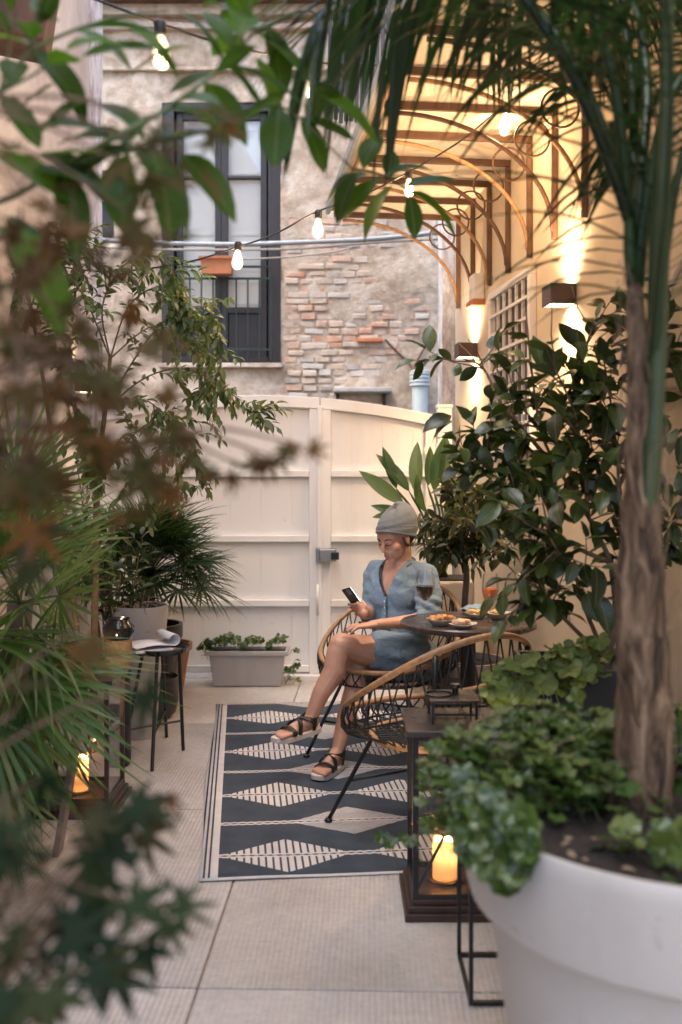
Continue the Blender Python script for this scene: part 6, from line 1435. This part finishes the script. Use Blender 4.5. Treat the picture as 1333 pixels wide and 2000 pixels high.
def remesh(mb, name, m, parent, voxel, smooth_it=6, fn=None, cut=None, solid=0):
    me = mb.mesh(name, m); o = bpy.data.objects.new(name, me); COL.objects.link(o)
    bm = bmesh.new(); bm.from_mesh(me); bmesh.ops.remove_doubles(bm, verts=bm.verts, dist=1e-6); bmesh.ops.recalc_face_normals(bm, faces=bm.faces); bm.to_mesh(me); bm.free()
    rm = o.modifiers.new('r', 'REMESH'); rm.mode = 'VOXEL'; rm.voxel_size = voxel
    sm = o.modifiers.new('s', 'SMOOTH'); sm.iterations = smooth_it; sm.factor = .5
    dg = bpy.context.evaluated_depsgraph_get(); dg.update(); ev = o.evaluated_get(dg); me2 = bpy.data.meshes.new_from_object(ev)
    bpy.data.objects.remove(o); me2.name = name
    bm = bmesh.new(); bm.from_mesh(me2)
    if fn:
        bm.normal_update()
        for v in bm.verts: v.co += fn(v.co, v.normal)
    if cut:
        dl = [f for f in bm.faces if cut(f.calc_center_median())]
        bmesh.ops.delete(bm, geom=dl, context='FACES')
    org = abs_loc(parent)
    for v in bm.verts: v.co -= org
    bm.to_mesh(me2); bm.free()
    if not me2.materials: me2.materials.append(m)
    me2.polygons.foreach_set('use_smooth', [True] * len(me2.polygons))
    o = bpy.data.objects.new(name, me2); COL.objects.link(o); o.parent = parent
    if solid: s = o.modifiers.new('t', 'SOLIDIFY'); s.thickness = solid; s.offset = 1
    return o
pe = empty('person', (.25, 4.95, 0), 'woman in a blue shirt dress and head wrap sitting cross-legged looking at a phone', 'person')
# joints
HIP_L, HIP_R = Vector((.37, 4.90, .475)), Vector((.26, 5.06, .475)); PEL = (HIP_L + HIP_R) / 2
KN_L, AN_L, HEEL_L, TOE_L = Vector((.000, 4.70, .590)), Vector((-.140, 4.60, .268)), Vector((-.118, 4.635, .225)), Vector((-.280, 4.47, .218))
KN_R, AN_R, HEEL_R, TOE_R = Vector((.085, 4.80, .500)), Vector((-.014, 4.665, .105)), Vector((-.005, 4.70, .045)), Vector((-.100, 4.515, .038))
WAIST, CHEST, NECK = Vector((.318, 5.00, .63)), Vector((.295, 4.985, .83)), Vector((.300, 4.985, .955))
SH_L, SH_R = Vector((.428, 4.895, .895)), Vector((.178, 5.075, .900))
EL_L, WR_L = Vector((.425, 4.80, .690)), Vector((.170, 4.66, .695)); EL_R, WR_R = Vector((.155, 5.02, .690)), Vector((.092, 4.80, .745))
HC = Vector((.268, 4.925, 1.085))                                  # head centre
HF = Vector((-.66, -.64, -.36)).normalized(); HL_ = Vector((.70, -.72, 0)).normalized(); HL_ = (HL_ - HF * HL_.dot(HF)).normalized(); HU = HL_.cross(HF) * -1
if HU.z < 0: HU = -HU
HM = Matrix((HL_, HF, HU)).transposed()
def h(l, f, u): return HC + HM @ Vector((l, f, u))
TF = Vector((-.62, -.78, 0)).normalized(); TL = Vector((.78, -.62, 0)).normalized(); TM = Matrix((TL, TF, Vector((0, 0, 1)))).transposed()
b = MB()
# head
b.ell(h(0, -.012, .028), (.074, .094, .088), HM, 20, 14); b.ell(h(0, .026, -.040), (.058, .058, .066), HM, 16, 12); b.ell(h(0, .054, -.092), (.026, .024, .022), HM)
b.ell(h(0, .050, .030), (.060, .040, .050), HM, 16, 10)
for s in (-1, 1):
    b.ell(h(s * .036, .052, -.026), (.028, .028, .028), HM); b.ell(h(s * .031, .070, .004), (.017, .014, .012), HM); b.ell(h(s * .074, -.004, -.008), (.009, .018, .028), HM)
    cone(b, h(s * .012, .082, .022), .009, h(s * .046, .066, .022), .009)
cone(b, h(0, .084, .012), .0095, h(0, .104, -.026), .0115); cone(b, h(-.011, .092, -.032), .0075, h(.011, .092, -.032), .0075); cone(b, h(-.014, .078, -.064), .012, h(.014, .078, -.064), .012)
# neck and trunk
cone(b, h(0, -.028, -.055), .050, NECK, .054); cone(b, NECK, .06, CHEST, .095)
for s, sh in ((1, SH_L), (-1, SH_R)): cone(b, NECK + Vector((0, 0, -.02)), .05, sh, .05)
b.ell(CHEST + TF * .01, (.135, .095, .13), TM); b.ell(WAIST, (.125, .095, .13), TM); b.ell(PEL, (.155, .115, .10), TM)
# arms
chain(b, [(SH_L, .050), (SH_L.lerp(EL_L, .5), .045), (EL_L, .038)]); chain(b, [(EL_L, .037), (EL_L.lerp(WR_L, .3), .038), (EL_L.lerp(WR_L, .75), .027), (WR_L, .023)])
chain(b, [(SH_R, .048), (EL_R, .038), (EL_R.lerp(WR_R, .35), .037), (WR_R, .023)])
# legs
chain(b, [(HIP_L, .098), (HIP_L.lerp(KN_L, .4), .090), (HIP_L.lerp(KN_L, .85), .064), (KN_L, .058)]); 
chain(b, [(KN_L, .056), (KN_L.lerp(AN_L, .12), .054), (KN_L.lerp(AN_L, .34) + Vector((.018, .006, -.008)), .056), (KN_L.lerp(AN_L, .65), .043), (AN_L, .031)])
chain(b, [(HIP_R, .096), (HIP_R.lerp(KN_R, .5), .085), (KN_R, .058)]); chain(b, [(KN_R, .056), (KN_R.lerp(AN_R, .15), .053), (KN_R.lerp(AN_R, .34) + Vector((.018, .014, 0)), .055), (KN_R.lerp(AN_R, .65), .042), (AN_R, .031)])
def foot(an, heel, toe):
    d = (toe - heel).normalized(); sd_ = d.cross(Vector((0, 0, 1))).normalized(); u = sd_.cross(d)
    cone(b, an, .031, heel + u * .018 + d * .012, .026); cone(b, an + d * .015 - u * .01, .030, heel.lerp(toe, .62) + u * .018, .024)
    for s in (-1, 1): cone(b, heel + u * .012 + d * .02, .020, heel.lerp(toe, .70) + sd_ * s * .020 + u * .010, .018)
    for k in range(5):
        o = (k - 2) * .0165; ln = (.0, -.004, -.009, -.018, -.028)[k]; cone(b, heel.lerp(toe, .72) + sd_ * o + u * .009, .011, toe + d * (ln + .012) + sd_ * o * 1.1 + u * .004, .0095 if k else .012, 8)
    return d, sd_, u
FL = foot(AN_L, HEEL_L, TOE_L); FR_ = foot(AN_R, HEEL_R, TOE_R)
# hands
def finger(mb, pts, r0, r1): chain(mb, [(p, r0 + (r1 - r0) * i / (len(pts) - 1)) for i, p in enumerate(pts)])
hd = (Vector((.060, 4.625, .686)) - WR_L).normalized(); hs = hd.cross(Vector((0, 0, 1))).normalized(); hu = hs.cross(hd)      # hs points towards the camera side
cone(b, WR_L, .022, WR_L + hd * .03, .021); 
for k in range(4): cone(b, WR_L + hd * .02 + hs * (k - 1.5) * .010, .014, WR_L + hd * .078 + hs * (k - 1.5) * .0175, .0115)
nails = []
for k in range(4):
    q0 = WR_L + hd * .080 + hs * (k - 1.5) * .0185; ln = (.068, .078, .074, .058)[k]; fan = hs * (k - 1.5) * .010
    q1 = q0 + hd * ln * .45 + fan * .5 + hu * .004; q2 = q0 + hd * ln * .78 + fan - hu * .006; q3 = q0 + hd * ln + fan * 1.2 - hu * .018
    finger(b, [q0, q1, q2, q3], .0092, .0070); nails.append((q3 + hu * .004, hd, hu))
finger(b, [WR_L + hd * .025 + hs * .018, WR_L + hd * .055 + hs * .040 - hu * .004, WR_L + hd * .085 + hs * .046 - hu * .014, WR_L + hd * .105 + hs * .044 - hu * .022], .0115, .0080)
# right hand round the phone
PHC = P(693, 1174, 4.745); pax = Vector((-.56, -.12, .80)).normalized(); pn = Vector((.62, .58, .50)); pn = (pn - pax * pn.dot(pax)).normalized(); psd = pax.cross(pn).normalized()   # pn: screen side, towards her face
gr = PHC - pax * .034                                               # grip point on the phone
plm = gr - psd * .050 * (1 if psd.x < 0 else -1)
sgn = 1 if psd.dot(Vector((.9, -.3, 0))) > 0 else -1; so3 = psd * sgn       # so3: side of the phone nearest the wrist
pc_ = gr + so3 * .030 - pn * .022 - pax * .03
cone(b, WR_R, .023, pc_, .024); 
for k in range(4): cone(b, pc_, .017, gr + so3 * .034 - pn * .016 + pax * (k - 1.8) * .019, .012)
for k in range(4):
    q0 = gr + so3 * .034 - pn * .017 + pax * (k - 1.8) * .0195; q1 = gr + so3 * .006 - pn * .017 + pax * (k - 1.8) * .020; q2 = gr - so3 * .022 - pn * .015 + pax * (k - 1.7) * .020; q3 = gr - so3 * .044 - pn * .004 + pax * (k - 1.6) * .0195
    finger(b, [q0, q1, q2, q3], .0094, .0074); nails.append((q3 + Vector((-.004, -.004, 0)), pax, -pn))
finger(b, [pc_ + pn * .012, gr + so3 * .044 + pn * .006 - pax * .01, gr + so3 * .030 + pn * .013 + pax * .02, gr + so3 * .006 + pn * .013 + pax * .04], .0115, .0085)
remesh(b, 'body', M_['skin'], pe, .0042, 5)
# face details
def part(name, mb, mt, smooth=True): return mb.build(name, mt, pe, smooth=smooth)
for s in (-1, 1):
    m = MB(); m.tube([h(s * .018, .0865, -.0015), h(s * .031, .0865, -.0065), h(s * .045, .078, -.003)], [.0018, .0030, .0016], 6); part('eyelashes', m, M_['hair'])
    m = MB(); m.tube([h(s * .015, .0905, .019), h(s * .030, .0885, .0265), h(s * .049, .073, .0215)], [.0030, .0032, .0016], 6); part('eyebrow', m, M_['hair'])
    m = MB(); e = h(s * .082, .000, -.040); m.lathe([(0, 0), (.003, -.004), (.0055, -.014), (.003, -.030), (0, -.034)][::-1], 10, e); m.tube([e + Vector((0, 0, .012)), e], .0012, 5); part('earring', m, M_['brass'])
m = MB(); m.ell(h(0, .0885, -.0625), (.019, .0065, .0048), HM); m.ell(h(0, .0885, -.0715), (.016, .0065, .0052), HM); part('lips', m, M_['lips'])
m = MB(); m.ell(h(0, -.060, -.012), (.066, .052, .052), HM); m.ell(h(.060, -.022, .000), (.016, .030, .034), HM); m.ell(h(-.060, -.022, .000), (.016, .030, .034), HM); part('hair', m, M_['hair'])
# head wrap: a draped cap with folds running round from the forehead to the nape
m = MB(); nu, nv = 56, 22; vs = []
for j in range(nv + 1):
    v = j / nv
    for i in range(nu):
        a = 2 * math.pi * i / nu; fr_ = math.sin(a)           # fr_=1 at the forehead
        low = .004 + .068 * max(0, fr_) ** 1.2 - .050 * max(0, -fr_); th = (1 - v) ** .8
        edge = math.sqrt(max(0, 1 - ((low - .035) / .105) ** 2)) if v < 2 else 1
        ang = math.asin(max(-1, min(1, (low - .035) / .112))); an_ = ang + (math.pi / 2 - ang) * v; v_ = v
        fold = 1 + .034 * math.sin(v * 30 - 3.4 * math.cos(a) + 2.0 * fr_) * (1 - v) ** 1.2 + .010 * math.sin(a * 5 + v * 12) * v * (1 - v) * 4
        rr_ = max(0.0, math.cos(an_)) ** .85 * fold; up_ = .035 + (.106 - .014 * fr_) * math.sin(an_) * (1 + .015 * math.sin(a * 5)); back = -.018 - .042 * v
        vs.append(h(.0865 * rr_ * math.cos(a), back + (.108 if fr_ > 0 else .116) * rr_ * fr_, up_))
fs = [(j * nu + i, j * nu + (i + 1) % nu, (j + 1) * nu + (i + 1) % nu, (j + 1) * nu + i) for j in range(nv) for i in range(nu)]
m.add(vs, fs); o = part('head_wrap', m, M_['scarf']); sd2 = o.modifiers.new('t', 'SOLIDIFY'); sd2.thickness = .004; sd2.offset = 1
for k, (v0, sl, r_) in enumerate(((.02, .00, .0070), (.13, .08, .0052), (.27, -.12, .0048))):     # rolled bands of the wrap
    pts = []
    for i in range(nu):
        a = 2 * math.pi * i / nu; vv_ = max(0.0, min(.9, v0 + sl * math.cos(a) + .03 * math.sin(2 * a + k))); j = vv_ * nv; j0 = min(int(j), nv - 1); f_ = j - j0
        pts.append(vs[j0 * nu + i].lerp(vs[(j0 + 1) * nu + i], f_))
    m = MB(); m.tube(pts, [r_ * (1 + .25 * math.sin(i * .5 + k)) for i in range(nu)], 8, closed=True, flat=1.0); part('wrap_band', m, M_['scarf'])
m = MB(); m.ell(h(.01, -.118, .030), (.046, .036, .050), HM); m.v = [v + rvec() * .002 for v in m.v]; part('wrap_knot', m, M_['scarf'])
for s in (-1, 1):       # hair at the temples and loose strands by the ear
    for k in range(7):
        m = MB(); a0 = h(s * .068, .018 - .008 * k, .012 - .002 * k); m.tube(smoothpath([a0, a0 + HM @ Vector((s * .006, .002, -.025)), a0 + HM @ Vector((s * .004, -.008, -.05 - .012 * rnd()))], 3), .0022, 5); part('hair_strand', m, M_['hair'])
# dress
dm = MB()
cone(dm, NECK + Vector((0, 0, -.035)), .066, CHEST, .11)
for s, sh in ((1, SH_L), (-1, SH_R)): cone(dm, NECK + Vector((0, 0, -.030)), .058, sh + Vector((0, 0, .002)), .054)
dm.ell(CHEST + TF * .012, (.158, .118, .15), TM, 18, 12); dm.ell(CHEST + TF * .060 + TL * .062 + Vector((0, 0, -.035)), (.072, .062, .072), TM); dm.ell(CHEST + TF * .060 - TL * .062 + Vector((0, 0, -.035)), (.072, .062, .072), TM)
dm.ell(WAIST + Vector((0, 0, .02)) + TF * .02, (.158, .130, .16), TM, 18, 12); dm.ell(PEL + Vector((0, 0, .015)), (.185, .145, .125), TM, 18, 12)
chain(dm, [(SH_L, .056), (SH_L.lerp(EL_L, .5), .061), (SH_L.lerp(EL_L, .92), .060)]); chain(dm, [(SH_R, .054), (SH_R.lerp(EL_R, .5), .057), (SH_R.lerp(EL_R, .95), .054)])
cone(dm, EL_L.lerp(WR_L, .04), .056, EL_L.lerp(WR_L, .16), .050); cone(dm, EL_R.lerp(WR_R, .05), .052, EL_R.lerp(WR_R, .2), .049)
chain(dm, [(HIP_L + Vector((0, 0, .008)), .118), (HIP_L.lerp(KN_L, .25) + Vector((0, 0, .008)), .112), (HIP_L.lerp(KN_L, .50) + Vector((0, 0, .008)), .098)])
chain(dm, [(HIP_R, .112), (HIP_R.lerp(KN_R, .50), .095)])
cone(dm, HIP_L.lerp(KN_L, .2), .10, HIP_R.lerp(KN_R, .35), .10)
def dfold(co, no):
    t = (co - WAIST); f = .007 * mnoise.noise(Vector((co.x * 14, co.y * 14, co.z * 30))) + .009 * mnoise.noise(Vector((t.dot(TL) * 26 + co.z * 9, co.z * 12, 3)))
    sl = (co - EL_L).length
    if sl < .13: f += .004 * math.sin((co.z + co.x * .5) * 150)
    if co.z < .66: f += .005 * math.sin(co.z * 90 + t.dot(TL) * 30)
    return no * f
VB = CHEST + Vector((0, 0, -.045))
def dcut(p):
    q = p - VB; l, f, u = q.dot(TL), q.dot(TF), q.z
    if f > .02 and u > 0 and abs(l - .0) < .006 + u * .36: return True            # V neck
    if (p - NECK).length < .062 and p.z > NECK.z - .005: return True
    for kn, hp in ((KN_L, HIP_L), (KN_R, HIP_R)):                                   # open hem
        pass
    return False
remesh(dm, 'dress', M_['dress'], pe, .0065, 6, dfold, dcut, .003)
# collar, placket, buttons
for s in (-1, 1):
    m = MB(); pts = [VB + TF * .105 + TL * s * .010 + Vector((0, 0, .012)), VB + TF * .100 + TL * s * .042 + Vector((0, 0, .085)), VB + TF * .058 + TL * s * .072 + Vector((0, 0, .148)), VB - TF * .010 + TL * s * .074 + Vector((0, 0, .176)), VB - TF * .055 + TL * s * .03 + Vector((0, 0, .186))]
    m.tube(smoothpath(pts, 6), [.006] * 6 + [.010] * 6 + [.015] * 13, 8, flat=.5); part('collar', m, M_['collar'] if s < 0 else M_['collar'])
m = MB(); pk_ = [VB + TF * .118 + Vector((0, 0, .01)), VB + TF * .124 + Vector((0, 0, -.04)), VB + TF * .112 + Vector((0, 0, -.10))]
m.tube(smoothpath(pk_, 5), .013, 8, flat=.3); part('placket', m, M_['dress'])
for k in range(3):
    m = MB(); m.ell(VB + TF * (.132 - .004 * k) + Vector((0, 0, -.012 - .03 * k)), (.005, .003, .005), TM, 8, 6); part('button', m, M_['sole'])
for q, d, u in nails:
    m = MB(); m.ell(q + u * .004, (.0046, .0058, .0030), frame((0, 0, 0), d, u).to_3x3(), 8, 6); part('fingernail', m, M_['nail'])
m = MB(); rg = WR_L + hd * .075 + hs * .0185 * 1.5 + hu * .013; m.ell(rg, (.009, .009, .006), None, 10, 7); part('ring', m, M_['nail'])
# sandals
def sandal(heel, toe, d, sd_, u, an):
    r = MB(); L_ = (toe - heel).length; vs = []; n = 14
    out = []
    for i in range(n + 1):
        t = i / n; w = .030 + .014 * math.sin(min(1, t * 1.15) * math.pi * .62); w *= math.sqrt(max(.0, 1 - max(0, (t - .80) / .22) ** 2)) * math.sqrt(max(.12, 1 - max(0, (.12 - t) / .14) ** 2)); out.append((t, w))
    for t, w in out:
        p = heel - d * .022 + d * (L_ + .055) * t
        for s in (-1, 1): vs += [p + sd_ * s * w - u * .004 + (u * .006 * max(0, t - .8) * 5), p + sd_ * s * w * .97 - u * .030 + (u * .010 * max(0, t - .85) * 6)]
    fs = []
    for i in range(n):
        a = 4 * i; b2 = a + 4; fs += [(a, a + 2, b2 + 2, b2), (a + 1, b2 + 1, b2 + 3, a + 3), (a, b2, b2 + 1, a + 1), (a + 2, a + 3, b2 + 3, b2 + 2)]
    fs += [(0, 1, 3, 2), (4 * n, 4 * n + 2, 4 * n + 3, 4 * n + 1)]
    r.add(vs, fs); so = r.build('sandal', M_['sole'], pe, bevel=.004)
    def strap(pts, w=.013):
        m = MB(); pp = smoothpath(pts, 5); vs = []; fs = []
        for i, p in enumerate(pp):
            t = (pp[min(i + 1, len(pp) - 1)] - pp[max(i - 1, 0)]).normalized(); c0 = heel.lerp(toe, max(0, min(1, (p - heel).dot(d) / L_))) + u * .02; nn = (p - c0).normalized(); x = t.cross(nn).normalized()
            vs += [p - x * w, p + x * w, p + x * w + nn * .003, p - x * w + nn * .003]
        for i in range(len(pp) - 1):
            for k in range(4): fs.append((4 * i + k, 4 * i + (k + 1) % 4, 4 * i + 4 + (k + 1) % 4, 4 * i + 4 + k))
        m.add(vs, fs); m.build('strap', M_['strap'], so, smooth=False, origin=abs_loc(pe))
    def q(t, s, hgt): return heel + d * L_ * t + sd_ * s + u * hgt
    strap([q(.74, -.046, -.004), q(.75, -.040, .020), q(.76, 0, .034), q(.75, .040, .020), q(.74, .046, -.004)], .011)
    strap([q(.60, -.044, -.004), q(.55, -.034, .034), q(.44, 0, .056), q(.30, .036, .050), q(.20, .040, .030)], .012)
    strap([q(.60, .044, -.004), q(.55, .036, .034), q(.44, 0, .058), q(.30, -.036, .050), q(.20, -.038, .030)], .012)
    strap([q(.20, -.036, -.004), q(.18, -.038, .03), q(.14, -.036, .058), q(-.055, -.012, .066), q(-.07, .0, .066), q(-.055, .012, .066), q(.14, .036, .058), q(.18, .038, .03), q(.20, .036, -.004)], .010)
sandal(HEEL_L, TOE_L, *FL, AN_L); sandal(HEEL_R, TOE_R, *FR_, AN_R)
# phone (held: a thing of its own)
ph = empty('phone', PHC, 'dark phone held up in the seated woman\'s hand', 'phone'); PM = Matrix((psd, pax, pn)).transposed()
m = MB(); m.box(PHC, (.072, .150, .008), PM); m.build('case', M_['gloss_black'], ph, bevel=.006)
m = MB(); m.box(PHC + pn * .0044, (.066, .143, .0006), PM); m.build('screen', emit('phone_screen', (.80, .88, 1.0), 3.5), ph)
m = MB(); m.box(PHC - pn * .005 + pax * .055 - psd * .016, (.028, .03, .003), PM); m.build('camera_bump', M_['steel'], ph, bevel=.003)
